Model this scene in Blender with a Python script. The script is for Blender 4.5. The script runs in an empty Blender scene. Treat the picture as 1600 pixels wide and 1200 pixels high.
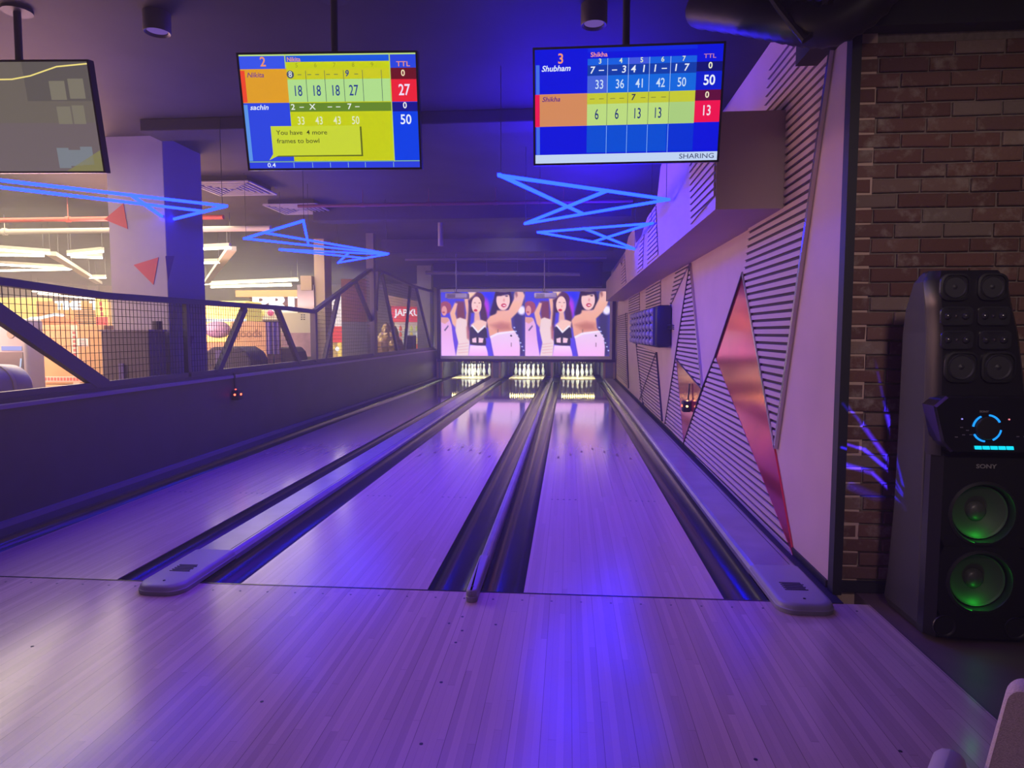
import bpy, bmesh, math, random
import numpy as np
from mathutils import Vector, Matrix
random.seed(7)
SC = bpy.context.scene
COL = SC.collection
PI = math.pi
# ------------------------------------------------------------------ camera
CAM = Vector((1.30, -3.56, 1.411)); YAW = math.radians(4.77); PITCH = math.radians(4.33); FPX = 1055.0
cam_d = bpy.data.cameras.new('camera'); cam = bpy.data.objects.new('camera', cam_d); COL.objects.link(cam)
cam.location = CAM; cam.rotation_euler = (PI/2 - PITCH, 0, YAW)
cam_d.sensor_width = 36; cam_d.lens = FPX/1600*36; cam_d.clip_start = .02; cam_d.clip_end = 100
SC.camera = cam
_f = Vector((-math.sin(YAW)*math.cos(PITCH), math.cos(YAW)*math.cos(PITCH), -math.sin(PITCH)))
_r = Vector((math.cos(YAW), math.sin(YAW), 0)); _u = _r.cross(_f)
def at(px, py, X=None, Y=None, Z=None):
    """survey helper: the point of a real plane (X=, Y= or Z=) seen at a photo pixel"""
    d = _f + _r*((px-800)/FPX) - _u*((py-600)/FPX)
    t = (X-CAM.x)/d.x if X is not None else (Y-CAM.y)/d.y if Y is not None else (Z-CAM.z)/d.z
    return CAM + d*t
# ------------------------------------------------------------------ world, exposure
SC.view_settings.view_transform = 'Standard'; SC.view_settings.look = 'None'
SC.view_settings.exposure = 0.0; SC.view_settings.gamma = 1.0; SC.view_settings.use_curve_mapping = False
wd = bpy.data.worlds.new('world'); SC.world = wd; wd.use_nodes = True
wd.node_tree.nodes['Background'].inputs[0].default_value = (.5, .4, .6, 1)
wd.node_tree.nodes['Background'].inputs[1].default_value = 0.012
# thin haze added to the whole hall in place of lens glare
_vs = wd.node_tree.nodes.new('ShaderNodeVolumeScatter'); _vs.inputs['Density'].default_value = .013; _vs.inputs['Anisotropy'].default_value = .3
wd.node_tree.links.new(_vs.outputs[0], wd.node_tree.nodes['World Output'].inputs['Volume'])
# ------------------------------------------------------------------ unseen lamps added to light the place
def area(name, loc, target, size, power, col, sy=None, spread=PI):
    l = bpy.data.lights.new(name, 'AREA'); l.energy = power; l.color = col; l.size = size; l.spread = spread
    if sy: l.shape = 'RECTANGLE'; l.size_y = sy
    o = bpy.data.objects.new(name, l); COL.objects.link(o); o.location = loc
    o.rotation_euler = (Vector(target)-Vector(loc)).to_track_quat('-Z', 'Y').to_euler()
    return o
def spot(name, loc, target, power, col, deg, blend=.6, rad=.05):
    l = bpy.data.lights.new(name, 'SPOT'); l.energy = power; l.color = col; l.spot_size = math.radians(deg); l.spot_blend = blend
    l.shadow_soft_size = rad
    o = bpy.data.objects.new(name, l); COL.objects.link(o); o.location = loc
    o.rotation_euler = (Vector(target)-Vector(loc)).to_track_quat('-Z', 'Y').to_euler()
    return o
area('lounge_fill', (1.2, -5.6, 3.0), (1.2, 1.5, .5), 3.2, 6, (1, .74, .66), 1.4)  # unseen fill for the lounge side, behind the camera
spot('brick_fill', (2.25, -3.9, 3.2), (3.35, .19, 1.45), 165, (1, .76, .70), 44, .8, .2)  # unseen spot added to brighten the bricks
area('violet_fill', (.2, -1.2, 3.3), (.2, -1.0, 0), 3.5, 24, (.30, .10, 1), 2.5, math.radians(110))  # added wash tinting the approach violet, without a visible fixture
BLUE = (.085, .012, 1.0)
area('blue_fill', (.2, 3.6, 3.15), (.2, 3.2, 0), 3.0, 215, BLUE, 4.5, math.radians(105))  # unseen wash added to turn the near lanes blue
area('blue_fill', (.2, 9.5, 3.15), (.2, 9.5, 0), 3.0, 90, BLUE, 6, math.radians(85))  # second added wash, over the far lanes
area('arcade_spill', (-6.5, 5.0, 1.75), (2.7, 5.0, 1.5), 8, 540, (1, .52, .45), 1.0)  # unseen panel added to throw arcade light on the right wall
area('ceiling_fill', (1.3, 3.1, 2.72), (1.3, 3.1, 3.5), 1.3, 95, (.03, .006, 1), 2.4)  # added upward light bluing the ceiling above the neon bars
area('ceiling_fill', (1.6, 5.6, 2.72), (1.6, 5.6, 3.5), 1.0, 85, (.03, .006, 1), 2.0)  # same added ceiling light, further back
spot('projector_fill', (.2, 8.6, 3.25), (-.2, 13.5, 2.35), 220, (1, .9, .88), 46, .8, .1)  # unseen spot added to light the projectors and screen border
area('arcade_fill', (-7.5, -1.5, 3.35), (-6, -.5, 0), 4, 30, (1, .85, .62), 5)  # unseen fill added for the column front
area('arcade_fill', (-5.2, 2.6, 3.35), (-5.2, 2.6, 0), 2, 150, (1, .86, .6), 4)  # unseen fill added so the haze glows at the left
area('arcade_fill', (-7.5, 8, 3.35), (-7.5, 8, 0), 6, 620, (1, .84, .56), 7)  # unseen fill boosting the light of the arcade tubes
area('arcade_fill', (-8.5, 16, 3.35), (-8.5, 16, 0), 7, 900, (1, .86, .6), 6)  # same unseen boost for the far arcade
# ------------------------------------------------------------------ materials
MATS = {}
def mat(name, col=(.5, .5, .5), rough=.5, metal=0., em=None, es=1., coat=0., spec=.5, noise=0., nscale=8., bump=0., bscale=60.):
    if name in MATS: return MATS[name]
    m = bpy.data.materials.new(name); m.use_nodes = True; nt = m.node_tree
    b = nt.nodes['Principled BSDF']
    b.inputs['Base Color'].default_value = (*col, 1); b.inputs['Roughness'].default_value = rough
    b.inputs['Metallic'].default_value = metal; b.inputs['Coat Weight'].default_value = coat
    b.inputs['Specular IOR Level'].default_value = spec
    if em is not None:
        b.inputs['Emission Color'].default_value = (*em, 1); b.inputs['Emission Strength'].default_value = es
    if noise or bump:
        tc = nt.nodes.new('ShaderNodeTexCoord')
    if noise:
        n = nt.nodes.new('ShaderNodeTexNoise'); n.inputs['Scale'].default_value = nscale; n.inputs['Detail'].default_value = 5
        nt.links.new(tc.outputs['Object'], n.inputs['Vector'])
        r = nt.nodes.new('ShaderNodeMapRange'); r.inputs['From Min'].default_value = .3; r.inputs['From Max'].default_value = .7
        r.inputs['To Min'].default_value = 1-noise; r.inputs['To Max'].default_value = 1+noise
        nt.links.new(n.outputs['Fac'], r.inputs['Value'])
        v = nt.nodes.new('ShaderNodeVectorMath'); v.operation = 'SCALE'; v.inputs[0].default_value = col
        nt.links.new(r.outputs[0], v.inputs['Scale']); nt.links.new(v.outputs[0], b.inputs['Base Color'])
    if bump:
        n2 = nt.nodes.new('ShaderNodeTexNoise'); n2.inputs['Scale'].default_value = bscale; n2.inputs['Detail'].default_value = 4
        nt.links.new(tc.outputs['Object'], n2.inputs['Vector'])
        bp = nt.nodes.new('ShaderNodeBump'); bp.inputs['Strength'].default_value = bump; bp.inputs['Distance'].default_value = .01
        nt.links.new(n2.outputs['Fac'], bp.inputs['Height']); nt.links.new(bp.outputs[0], b.inputs['Normal'])
    MATS[name] = m
    return m
def glow(name, col, s):
    if name in MATS: return MATS[name]
    m = bpy.data.materials.new(name); m.use_nodes = True; nt = m.node_tree; nt.nodes.clear()
    e = nt.nodes.new('ShaderNodeEmission'); o = nt.nodes.new('ShaderNodeOutputMaterial')
    e.inputs[0].default_value = (*col, 1); e.inputs[1].default_value = s
    nt.links.new(e.outputs[0], o.inputs[0]); MATS[name] = m
    return m
def s2l(r, g, b):
    f = lambda c: (c/255/12.92 if c <= 10 else ((c/255+.055)/1.055)**2.4)
    return (f(r), f(g), f(b))
def shown(r, g, b, s=1.0):
    return glow('lit_%d_%d_%d_%.2f' % (r, g, b, s), s2l(r, g, b), s)
def node(nt, t, **k):
    n = nt.nodes.new(t)
    for a, v in k.items(): setattr(n, a, v)
    return n
def wood_strip(name, base, board, rough, vary, seam, length=2.4, coat=0.0, grain=.12, polish=None):
    """narrow boards running along Y, each with its own tone, thin seams"""
    m = bpy.data.materials.new(name); m.use_nodes = True; nt = m.node_tree; L = nt.links.new
    b = nt.nodes['Principled BSDF']; b.inputs['Coat Weight'].default_value = coat; b.inputs['Coat Roughness'].default_value = rough*.7
    tc = node(nt, 'ShaderNodeTexCoord'); sp = node(nt, 'ShaderNodeSeparateXYZ'); L(tc.outputs['Object'], sp.inputs[0])
    def M(op, a, bb=None, c=None):
        n = node(nt, 'ShaderNodeMath', operation=op)
        for i, q in enumerate((a, bb, c)):
            if q is None: continue
            if isinstance(q, (int, float)): n.inputs[i].default_value = q
            else: L(q, n.inputs[i])
        return n.outputs[0]
    xb = M('DIVIDE', sp.outputs[0], board); xi = M('FLOOR', xb); fx = M('FRACT', xb)
    wn = node(nt, 'ShaderNodeTexWhiteNoise', noise_dimensions='1D'); L(xi, wn.inputs['W'])
    yy = M('ADD', M('DIVIDE', sp.outputs[1], length), M('MULTIPLY', wn.outputs[0], 7.0)); yi = M('FLOOR', yy); fy = M('FRACT', yy)
    cv = node(nt, 'ShaderNodeCombineXYZ'); L(xi, cv.inputs[0]); L(yi, cv.inputs[1])
    w2 = node(nt, 'ShaderNodeTexWhiteNoise', noise_dimensions='2D'); L(cv.outputs[0], w2.inputs['Vector'])
    # four-board panels with a darker seam now and then
    pb = M('DIVIDE', sp.outputs[0], board*4); pf = M('FRACT', pb)
    seam1 = M('MULTIPLY', M('LESS_THAN', pf, .018), seam)
    seam2 = M('MULTIPLY', M('LESS_THAN', fx, .05), seam*.25)
    seam3 = M('MULTIPLY', M('LESS_THAN', fy, .0015), seam*.5)
    mp = node(nt, 'ShaderNodeMapping'); mp.inputs['Scale'].default_value = (60, 2.2, 1); L(tc.outputs['Object'], mp.inputs[0])
    nz = node(nt, 'ShaderNodeTexNoise'); nz.inputs['Scale'].default_value = 1.0; nz.inputs['Detail'].default_value = 6; L(mp.outputs[0], nz.inputs['Vector'])
    tone = M('ADD', M('ADD', 1.0, M('MULTIPLY', M('SUBTRACT', w2.outputs[0], .5), vary)), M('MULTIPLY', M('SUBTRACT', nz.outputs['Fac'], .5), grain))
    tone = M('SUBTRACT', tone, M('MAXIMUM', seam1, M('MAXIMUM', seam2, seam3)))
    v = node(nt, 'ShaderNodeVectorMath', operation='SCALE'); v.inputs[0].default_value = base; L(tone, v.inputs['Scale'])
    L(v.outputs[0], b.inputs['Base Color'])
    big = node(nt, 'ShaderNodeTexNoise'); big.inputs['Scale'].default_value = 1.3; L(tc.outputs['Object'], big.inputs['Vector'])
    L(M('ADD', rough, M('MULTIPLY', M('SUBTRACT', big.outputs['Fac'], .5), rough*.5)), b.inputs['Roughness'])
    if polish:   # finish polished smoother down the lane
        mr = node(nt, 'ShaderNodeMapRange'); L(sp.outputs[1], mr.inputs['Value'])
        for k, q in zip(('From Min', 'From Max', 'To Min', 'To Max'), polish): mr.inputs[k].default_value = q
        L(mr.outputs[0], b.inputs['Roughness']); L(mr.outputs[0], b.inputs['Coat Roughness'])
    MATS[name] = m
    return m
def brick_mat():
    m = bpy.data.materials.new('brick'); m.use_nodes = True; nt = m.node_tree; L = nt.links.new
    b = nt.nodes['Principled BSDF']; b.inputs['Roughness'].default_value = .85
    g = node(nt, 'ShaderNodeNewGeometry'); tc = node(nt, 'ShaderNodeTexCoord')
    cr = node(nt, 'ShaderNodeValToRGB'); e = cr.color_ramp.elements
    e[0].position = 0; e[0].color = (.13, .058, .046, 1); e[1].position = 1; e[1].color = (.3, .2, .16, 1)
    for p, c in ((.3, (.19, .085, .065)), (.55, (.15, .075, .062)), (.75, (.23, .12, .09)), (.9, (.2, .15, .13))):
        q = e.new(p); q.color = (*c, 1)
    L(g.outputs['Random Per Island'], cr.inputs[0])
    n = node(nt, 'ShaderNodeTexNoise'); n.inputs['Scale'].default_value = 9; n.inputs['Detail'].default_value = 8; n.inputs['Roughness'].default_value = .65
    L(tc.outputs['Object'], n.inputs['Vector'])
    r2 = node(nt, 'ShaderNodeValToRGB'); r2.color_ramp.elements[0].position = .53; r2.color_ramp.elements[1].position = .74
    L(n.outputs['Fac'], r2.inputs[0])
    mx = node(nt, 'ShaderNodeMix', data_type='RGBA'); L(r2.outputs[0], mx.inputs['Factor']); L(cr.outputs[0], mx.inputs['A']); mx.inputs['B'].default_value = (.36, .30, .26, 1)
    L(mx.outputs['Result'], b.inputs['Base Color'])
    n2 = node(nt, 'ShaderNodeTexNoise'); n2.inputs['Scale'].default_value = 45; n2.inputs['Detail'].default_value = 6; L(tc.outputs['Object'], n2.inputs['Vector'])
    bp = node(nt, 'ShaderNodeBump'); bp.inputs['Strength'].default_value = .5; bp.inputs['Distance'].default_value = .012
    L(n2.outputs['Fac'], bp.inputs['Height']); L(bp.outputs[0], b.inputs['Normal'])
    MATS['brick'] = m
    return m
def picture_mat():
    m = bpy.data.materials.new('projected_picture'); m.use_nodes = True; nt = m.node_tree; nt.nodes.clear()
    a = node(nt, 'ShaderNodeVertexColor', layer_name='picture'); e = node(nt, 'ShaderNodeEmission'); o = node(nt, 'ShaderNodeOutputMaterial')
    e.inputs[1].default_value = 1.35
    nt.links.new(a.outputs[0], e.inputs[0]); nt.links.new(e.outputs[0], o.inputs[0])
    return m
LANE = wood_strip('lane_maple', (.56, .41, .33), .027, .15, .16, .45, coat=.75, polish=(0, 10, .24, .05))
APPR = wood_strip('approach_maple', (.54, .39, .315), .0275, .22, .26, .6, length=1.7, coat=.15)
DECK = wood_strip('pin_deck_maple', (.75, .60, .36), .027, .2, .1, .3)
BRICK = brick_mat()
black = mat('black_paint', (.018, .017, .02), .55)
blackgl = mat('black_gloss', (.012, .012, .015), .22)
darkgrey = mat('dark_grey_steel', (.07, .068, .08), .42, .3)
ceilm = mat('ceiling_black', (.026, .024, .025), .7, noise=.3, nscale=2)
gutm = mat('gutter_black', (.016, .014, .022), .22, 0, spec=.7, noise=.3, nscale=5)
capm = mat('capping_grey', (.34, .32, .36), .28, .35, noise=.12, nscale=6)
capend = mat('end_cap_plastic', (.30, .28, .30), .42)
grillm = mat('grille_dark', (.06, .05, .08), .6)
pale = mat('pale_laminate', (.62, .44, .37), .5, noise=.05, nscale=3)
slatm = mat('slat_laminate', (.60, .44, .39), .5)
slatback = mat('slat_groove', (.05, .032, .05), .7)
redgl = mat('red_glass', (.80, .07, .12), .13, .75, noise=.12, nscale=2.5)
chrome = mat('brushed_metal', (.55, .52, .58), .25, 1.0)
halfw = mat('half_wall_black', (.055, .046, .058), .5, noise=.12, nscale=3)
rail = mat('rail_grey', (.20, .18, .24), .4, .2)
fencem = mat('fence_steel', (.10, .095, .11), .5, .3)
wirem = mat('mesh_wire', (.03, .03, .035), .5, .4)
white = mat('white_enamel', (.8, .8, .78), .35)
pinm = mat('pin_white', (.85, .86, .82), .28, coat=.4)
pinred = mat('pin_red', (.65, .05, .06), .35)
neon = glow('neon_blue', (.0011, .0046, 1.0), 56)
neon_soft = glow('neon_blue_soft', (.0030, .0115, 1.0), 21)
# ------------------------------------------------------------------ mesh building
class MB:
    def __init__(s): s.v = []; s.f = []; s.m = []; s.sm = []; s.mats = []
    def mi(s, m):
        if m not in s.mats: s.mats.append(m)
        return s.mats.index(m)
    def add(s, vs, fs, m, smooth=False):
        o = len(s.v); i = s.mi(m); s.v += [tuple(v) for v in vs]
        for f in fs: s.f.append([o+k for k in f]); s.m.append(i); s.sm.append(smooth)
        return s
    def poly(s, pts, m): return s.add(pts, [list(range(len(pts)))], m)
    def box(s, a, b, m):
        x0, x1 = sorted((a[0], b[0])); y0, y1 = sorted((a[1], b[1])); z0, z1 = sorted((a[2], b[2]))
        return s.add([(x0,y0,z0),(x1,y0,z0),(x1,y1,z0),(x0,y1,z0),(x0,y0,z1),(x1,y0,z1),(x1,y1,z1),(x0,y1,z1)],
                     [(3,2,1,0),(4,5,6,7),(0,1,5,4),(1,2,6,5),(2,3,7,6),(3,0,4,7)], m)
    def rbox(s, a, b, r, m, seg=2):
        """box with rounded edges"""
        bm = bmesh.new(); bmesh.ops.create_cube(bm, size=1)
        for v in bm.verts:
            v.co = Vector([(a[i]+b[i])/2 + v.co[i]*abs(b[i]-a[i]) for i in range(3)])
        bmesh.ops.bevel(bm, geom=bm.edges[:], offset=r, segments=seg, profile=.5, affect='EDGES')
        return s.bm(bm, m, True)
    def bm(s, bm, m, smooth=False):
        bm.verts.index_update()
        s.add([v.co[:] for v in bm.verts], [[v.index for v in f.verts] for f in bm.faces], m, smooth); bm.free(); return s
    def bar(s, p, q, w, h, m, up=(0,0,1)):
        p, q = Vector(p), Vector(q); d = (q-p).normalized(); up = Vector(up)
        if abs(d.dot(up)) > .98: up = Vector((1,0,0))
        a = d.cross(up).normalized()*w/2; b = a.normalized().cross(d)*h/2
        vs = [p-a-b, p+a-b, p+a+b, p-a+b, q-a-b, q+a-b, q+a+b, q-a+b]
        return s.add(vs, [(3,2,1,0),(4,5,6,7),(0,1,5,4),(1,2,6,5),(2,3,7,6),(3,0,4,7)], m)
    def tube(s, pts, r, m, seg=10, cap=True):
        pts = [Vector(p) for p in pts]; rs = r if isinstance(r, (list, tuple)) else [r]*len(pts); vs = []; fs = []
        n0 = None
        for i, p in enumerate(pts):
            d = (pts[min(i+1, len(pts)-1)] - pts[max(i-1, 0)]).normalized()
            if n0 is None: n0 = d.orthogonal().normalized()
            n0 = (n0 - d*n0.dot(d)).normalized(); b = d.cross(n0)
            for k in range(seg):
                a = 2*PI*k/seg; vs.append(p + (n0*math.cos(a)+b*math.sin(a))*rs[i])
        for i in range(len(pts)-1):
            for k in range(seg):
                k2 = (k+1) % seg; fs.append((i*seg+k, i*seg+k2, (i+1)*seg+k2, (i+1)*seg+k))
        if cap: fs.append(tuple(range(seg))[::-1]); fs.append(tuple((len(pts)-1)*seg+k for k in range(seg)))
        return s.add(vs, fs, m, True)
    def lathe(s, prof, c, m, axis='z', seg=24, sgn=1, cap=True):
        """prof [(r, h)] around an axis through c"""
        vs = []; fs = []
        for r, h in prof:
            for k in range(seg):
                a = 2*PI*k/seg; x, y = r*math.cos(a), r*math.sin(a); h2 = h*sgn
                o = (x, y, h2) if axis == 'z' else (x, h2, y) if axis == 'y' else (h2, x, y)
                vs.append((c[0]+o[0], c[1]+o[1], c[2]+o[2]))
        for i in range(len(prof)-1):
            for k in range(seg):
                k2 = (k+1) % seg; fs.append((i*seg+k, i*seg+k2, (i+1)*seg+k2, (i+1)*seg+k))
        if cap:
            if prof[0][0] > 1e-5: fs.append(tuple(range(seg))[::-1])
            if prof[-1][0] > 1e-5: fs.append(tuple((len(prof)-1)*seg+k for k in range(seg)))
        return s.add(vs, fs, m, True)
    def loft(s, rings, m, smooth=False, cap=True):
        n = len(rings[0]); vs = [p for r in rings for p in r]; fs = []
        for i in range(len(rings)-1):
            for k in range(n):
                k2 = (k+1) % n; fs.append((i*n+k, i*n+k2, (i+1)*n+k2, (i+1)*n+k))
        if cap: fs.append(tuple(range(n))[::-1]); fs.append(tuple((len(rings)-1)*n+k for k in range(n)))
        return s.add(vs, fs, m, smooth)
    def prism(s, pts, off, m):
        """planar polygon pts extruded by vector off"""
        off = Vector(off); a = [Vector(p) for p in pts]
        return s.loft([a, [p+off for p in a]], m)
    def text(s, body, size, m, mtx, depth=.0, bold=0., shear=0., sx=1., align='CENTER', face=1):
        cu = bpy.data.curves.new('t', 'FONT'); cu.body = body; cu.size = size; cu.align_x = align; cu.align_y = 'CENTER'
        cu.offset = bold; cu.shear = shear; cu.extrude = depth; cu.resolution_u = 3
        o = bpy.data.objects.new('t', cu); COL.objects.link(o)
        bpy.context.view_layer.update()
        me = bpy.data.meshes.new_from_object(o.evaluated_get(bpy.context.evaluated_depsgraph_get()))
        s.add([mtx @ Vector((v.co.x*sx, v.co.y, v.co.z)) for v in me.vertices], [list(p.vertices) for p in me.polygons], m)
        bpy.data.objects.remove(o); bpy.data.curves.remove(cu); bpy.data.meshes.remove(me)
        return s
    def build(s, name, parent=None, kind=None, origin=None, bevel=0., local=False, auto=False):
        vs = s.v; o3 = Vector((0,0,0))
        if parent is not None:
            if not local: o3 = parent.matrix_world.translation.copy() if False else wloc(parent)
        elif origin is not None: o3 = Vector(origin)
        me = bpy.data.meshes.new(name)
        me.from_pydata([tuple(Vector(v)-o3) for v in vs], [], s.f)
        for m in s.mats: me.materials.append(m)
        me.polygons.foreach_set('material_index', s.m); me.polygons.foreach_set('use_smooth', s.sm)
        bm = bmesh.new(); bm.from_mesh(me); bmesh.ops.recalc_face_normals(bm, faces=bm.faces[:]); bm.to_mesh(me); bm.free()
        me.update()
        ob = bpy.data.objects.new(name, me); COL.objects.link(ob)
        if parent is not None: ob.parent = parent
        else: ob.location = o3
        if kind: ob['kind'] = kind
        if bevel:
            bv = ob.modifiers.new('b', 'BEVEL'); bv.width = bevel; bv.segments = 2; bv.limit_method = 'ANGLE'
        if any(s.sm):
            me.set_sharp_from_angle(angle=math.radians(42))
        return ob
def wloc(o):
    p = Vector((0,0,0))
    while o is not None: p += Vector(o.location); o = o.parent
    return p
def thing(name, label, cat, loc=(0,0,0), rot=(0,0,0), group=None):
    o = bpy.data.objects.new(name, None); COL.objects.link(o); o.location = loc; o.rotation_euler = rot; o.empty_display_size = .1
    return tag(o, label, cat, group)
def tag(o, label, cat, group=None, kind=None):
    o['label'] = label; o['category'] = cat
    if group: o['group'] = group
    if kind: o['kind'] = kind
    return o
def copy_tree(o, parent=None):
    c = o.copy(); COL.objects.link(c)
    if parent: c.parent = parent
    for ch in [x for x in COL.objects if x.parent == o]: copy_tree(ch, c)
    return c
def clip(poly, axis, lim, keep_greater):
    out = []
    for i in range(len(poly)):
        a, b = poly[i], poly[(i+1) % len(poly)]
        ia = (a[axis] >= lim) == keep_greater; ib = (b[axis] >= lim) == keep_greater
        if ia: out.append(a)
        if ia != ib:
            t = (lim-a[axis])/(b[axis]-a[axis]); out.append(tuple(a[k]+(b[k]-a[k])*t for k in range(2)))
    return out
def span(poly, axis, val):
    """interval of a convex polygon on a line"""
    o = 1-axis; xs = []
    for i in range(len(poly)):
        a, b = poly[i], poly[(i+1) % len(poly)]
        if (a[axis]-val)*(b[axis]-val) < 0:
            t = (val-a[axis])/(b[axis]-a[axis]); xs.append(a[o]+(b[o]-a[o])*t)
    return (min(xs), max(xs)) if len(xs) >= 2 else None
# ================================================================== SETTING
LW = 1.0668; G = .235
L2 = (-LW/2, LW/2); L3 = (LW/2+.532, LW/2+.532+LW); L1 = (-LW/2-.742-LW, -LW/2-.742)
YF, YD, YE = 0.0, 16.69, 19.5
def floor_objects():
    m = MB().box((-2.79, -7, -.12), (2.87, 0, 0), APPR)
    o = m.build('floor', kind='structure'); o['label'] = 'maple approach floor in front of the foul line'
    MB().box((2.872, -7, -.12), (6, .19, -.004), mat('side_floor', (.13, .085, .075), .5, noise=.15, nscale=5)).build('floor_side', kind='structure')
    MB().box((-3, .02, -.3), (2.9, 20, -.125), black).build('floor_base', kind='structure')
    MB().box((-20, -7, -.12), (-2.95, 26, -.01), mat('arcade_floor', (.16, .13, .11), .4, noise=.2, nscale=2)).build('floor_arcade', kind='structure')
    MB().box((-2.79, -.0005, -.03), (2.66, .012, .0015), blackgl).build('trim_1', kind='structure')
    # cross seam and board ends of the approach
    f = MB()
    f.box((-2.79, -2.052, 0), (2.87, -2.047, .0006), black)
    for x in [-2.5+.155*i for i in range(35)]:
        if x < 2.8: f.lathe([(.006, 0), (.006, .0008), (0, .0009)], (x, -.09 if x > -.9 else -.07, 0), black, seg=8)
    rr = random.Random(3)
    for i in range(26):
        f.lathe([(.007, 0), (.007, .0008), (0, .0009)], (.79+rr.uniform(-.02, .02) if i % 3 == 0 else rr.uniform(-2.4, 2.6), -rr.uniform(.25, 2.6), 0), black, seg=8)
    f.build('trim_2', kind='structure')
floor_objects()
H = 3.5
MB().box((-20, -7, H), (6, 26, H+.1), ceilm).build('ceiling', kind='structure')
MB().box((-20, 25, -.1), (-2.9, 25.2, H), mat('arcade_wall', (.42, .34, .26), .7)).build('wall_arcade_end', kind='structure')
MB().box((-20.2, -7, -.1), (-20, 25, H), mat('arcade_wall', (.42, .34, .26), .7)).build('wall_arcade_left', kind='structure')
MB().box((-20, -7.2, -.1), (6, -7, H), mat('lounge_wall', (.36, .30, .26), .7)).build('wall_lounge', kind='structure')
# ---- lanes
def lane(x0, x1, label):
    t = thing('bowling_lane', label, 'bowling lane', ((x0+x1)/2, 0, 0))
    MB().box((x0, .012, -.12), (x1, YD, 0), LANE).build('lane_bed', t)
    MB().box((x0, YD, -.12), (x1, YE, 0.001), DECK).build('pin_deck', t)
    xc = (x0+x1)/2
    for s, q in ((0, 4.75), (1, 4.55), (2, 4.35), (3, 4.15)):
        for sg in ((0,) if s == 0 else (-1, 1)):
            x = xc+sg*s*.135
            MB().poly([(x-.016, q-.16, .0012), (x+.016, q-.16, .0012), (x, q, .0012)], mat('arrow_brown', (.2, .11, .08), .3)).build('aiming_arrow', t)
    for k in range(5):
        for sg in (-1, 1): MB().lathe([(.009, 0), (.009, .001), (0, .0012)], (xc+sg*(.43-k*.05), 2.1, 0), black, seg=8).build('guide_dot', t)
lane(*L1, 'left bowling lane between black half wall and wide grey capping')
lane(*L2, 'middle bowling lane of glossy maple')
lane(*L3, 'right bowling lane of glossy maple nearest the slatted wall')
def gutter(x0, x1, label):
    m = MB(); n = 12; rings = []; xc = (x0+x1)/2; r = (x1-x0)/2
    r -= .002; prof = [(xc - r*math.cos(PI*k/n), -.085*math.sin(PI*k/n)-.004) for k in range(n+1)]
    out = [(x1-.002, -.12), (x0+.002, -.12)]
    ring = prof + out
    m.loft([[(x, y, z) for x, z in ring] for y in (.012, 4, 8, 12, 16.92)], gutm, True)
    o = m.build('gutter', origin=(xc, 0, -.12)); tag(o, label, 'gutter', 'black gutters along the lanes')
gutter(L1[0]-G, L1[0], 'black gutter on the half wall side of the left lane')
gutter(L1[1], L1[1]+G, 'black gutter between left lane and wide grey capping')
gutter(L2[0]-G, L2[0], 'black gutter between wide grey capping and middle lane')
gutter(L2[1], L2[1]+G, 'black gutter between middle lane and thin rounded divider')
gutter(L3[0]-G, L3[0], 'black gutter between thin rounded divider and right lane')
gutter(L3[1], L3[1]+G, 'black gutter between right lane and right wall capping')
def capping(x0, x1, label, yend, grille=True, wide=True, thick=.05):
    t = thing('lane_capping', label, 'lane capping', ((x0+x1)/2, 0, 0), group='grey cappings between the lanes')
    xc = (x0+x1)/2; w = x1-x0; ch = min(.03, w*.3)
    sec = [(x0, -.12), (x1, -.12), (x1, thick-.028), (x1-ch*.4, thick-.01), (x1-ch, thick), (x0+ch, thick), (x0+ch*.4, thick-.01), (x0, thick-.028)]
    MB().loft([[(x, y, z) for x, z in sec] for y in (.42, 16.9)], capm).build('capping_rail', t)
    # moulded end cap with rounded nose
    e = MB()
    def nose(inset, z, n=10):
        pts = [(x1-inset, .418, z)]
        yb = yend+inset; rr = min(.09, w*.45)
        for k in range(n+1):
            a = PI/2*k/n; pts.append((x1-inset-rr+rr*math.cos(a), yb+rr-rr*math.sin(a), z))
        for k in range(n+1):
            a = PI/2*k/n; pts.append((x0+inset+rr-rr*math.sin(a), yb+rr-rr*math.cos(a), z))
        pts.append((x0+inset, .418, z)); return pts
    s = min(1, w/.2)
    e.loft([nose(.001, .0015), nose(.0, thick*.45), nose(.003, thick*.52), nose(.004*s, thick*.56), nose(.006*s, thick*.8), nose(.014*s, thick*1.02), nose(.03*s, thick*1.1)], capend, True)
    ec = e.build('end_cap', t)
    if grille:
        g = MB()
        for k in range(9):
            yy = .03+k*.0125; g.box((xc-.06+(.012 if k % 2 else 0), yy, thick*1.1), (xc+.06-(.01 if k % 3 else 0), yy+.007, thick*1.1+.003), grillm)
        g.build('vent', ec)
    sc = MB(); sc.lathe([(.007, 0), (.007, .003), (0, .004)], (xc, yend+.085 if grille else yend+.06, thick*1.1), black, seg=10); sc.build('screw', ec)
    if wide:
        MB().box((xc+w*.32, .45, thick), (xc+w*.335, 16.9, thick+.001), black).build('groove', t)
    return t
capping(L1[1]+G, L2[0]-G, 'wide grey capping with rounded grey end between left and middle lanes', -.2)
capping(L2[1]+G, L3[0]-G, 'thin rounded divider between middle and right lanes', -.15, grille=False, wide=False, thick=.06)
capping(L3[1]+G, 2.655, 'wide blue lit capping along the foot of the right wall', -.17)
t = thing('lane_ledge', 'narrow dark ledge at the foot of the black half wall', 'ledge', (-2.68, 0, 0))
MB().box((L1[0]-G-.002, .012, -.12), (-2.785, 16.9, .012), halfw).build('ledge_base', t)
MB().box((-2.785, .02, .012), (-2.735, 16.9, .05), rail).build('ledge_strip', t)
MB().box((2.66, .0, -.12), (2.74, 17, .004), black).build('trim_3', kind='structure')
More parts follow.
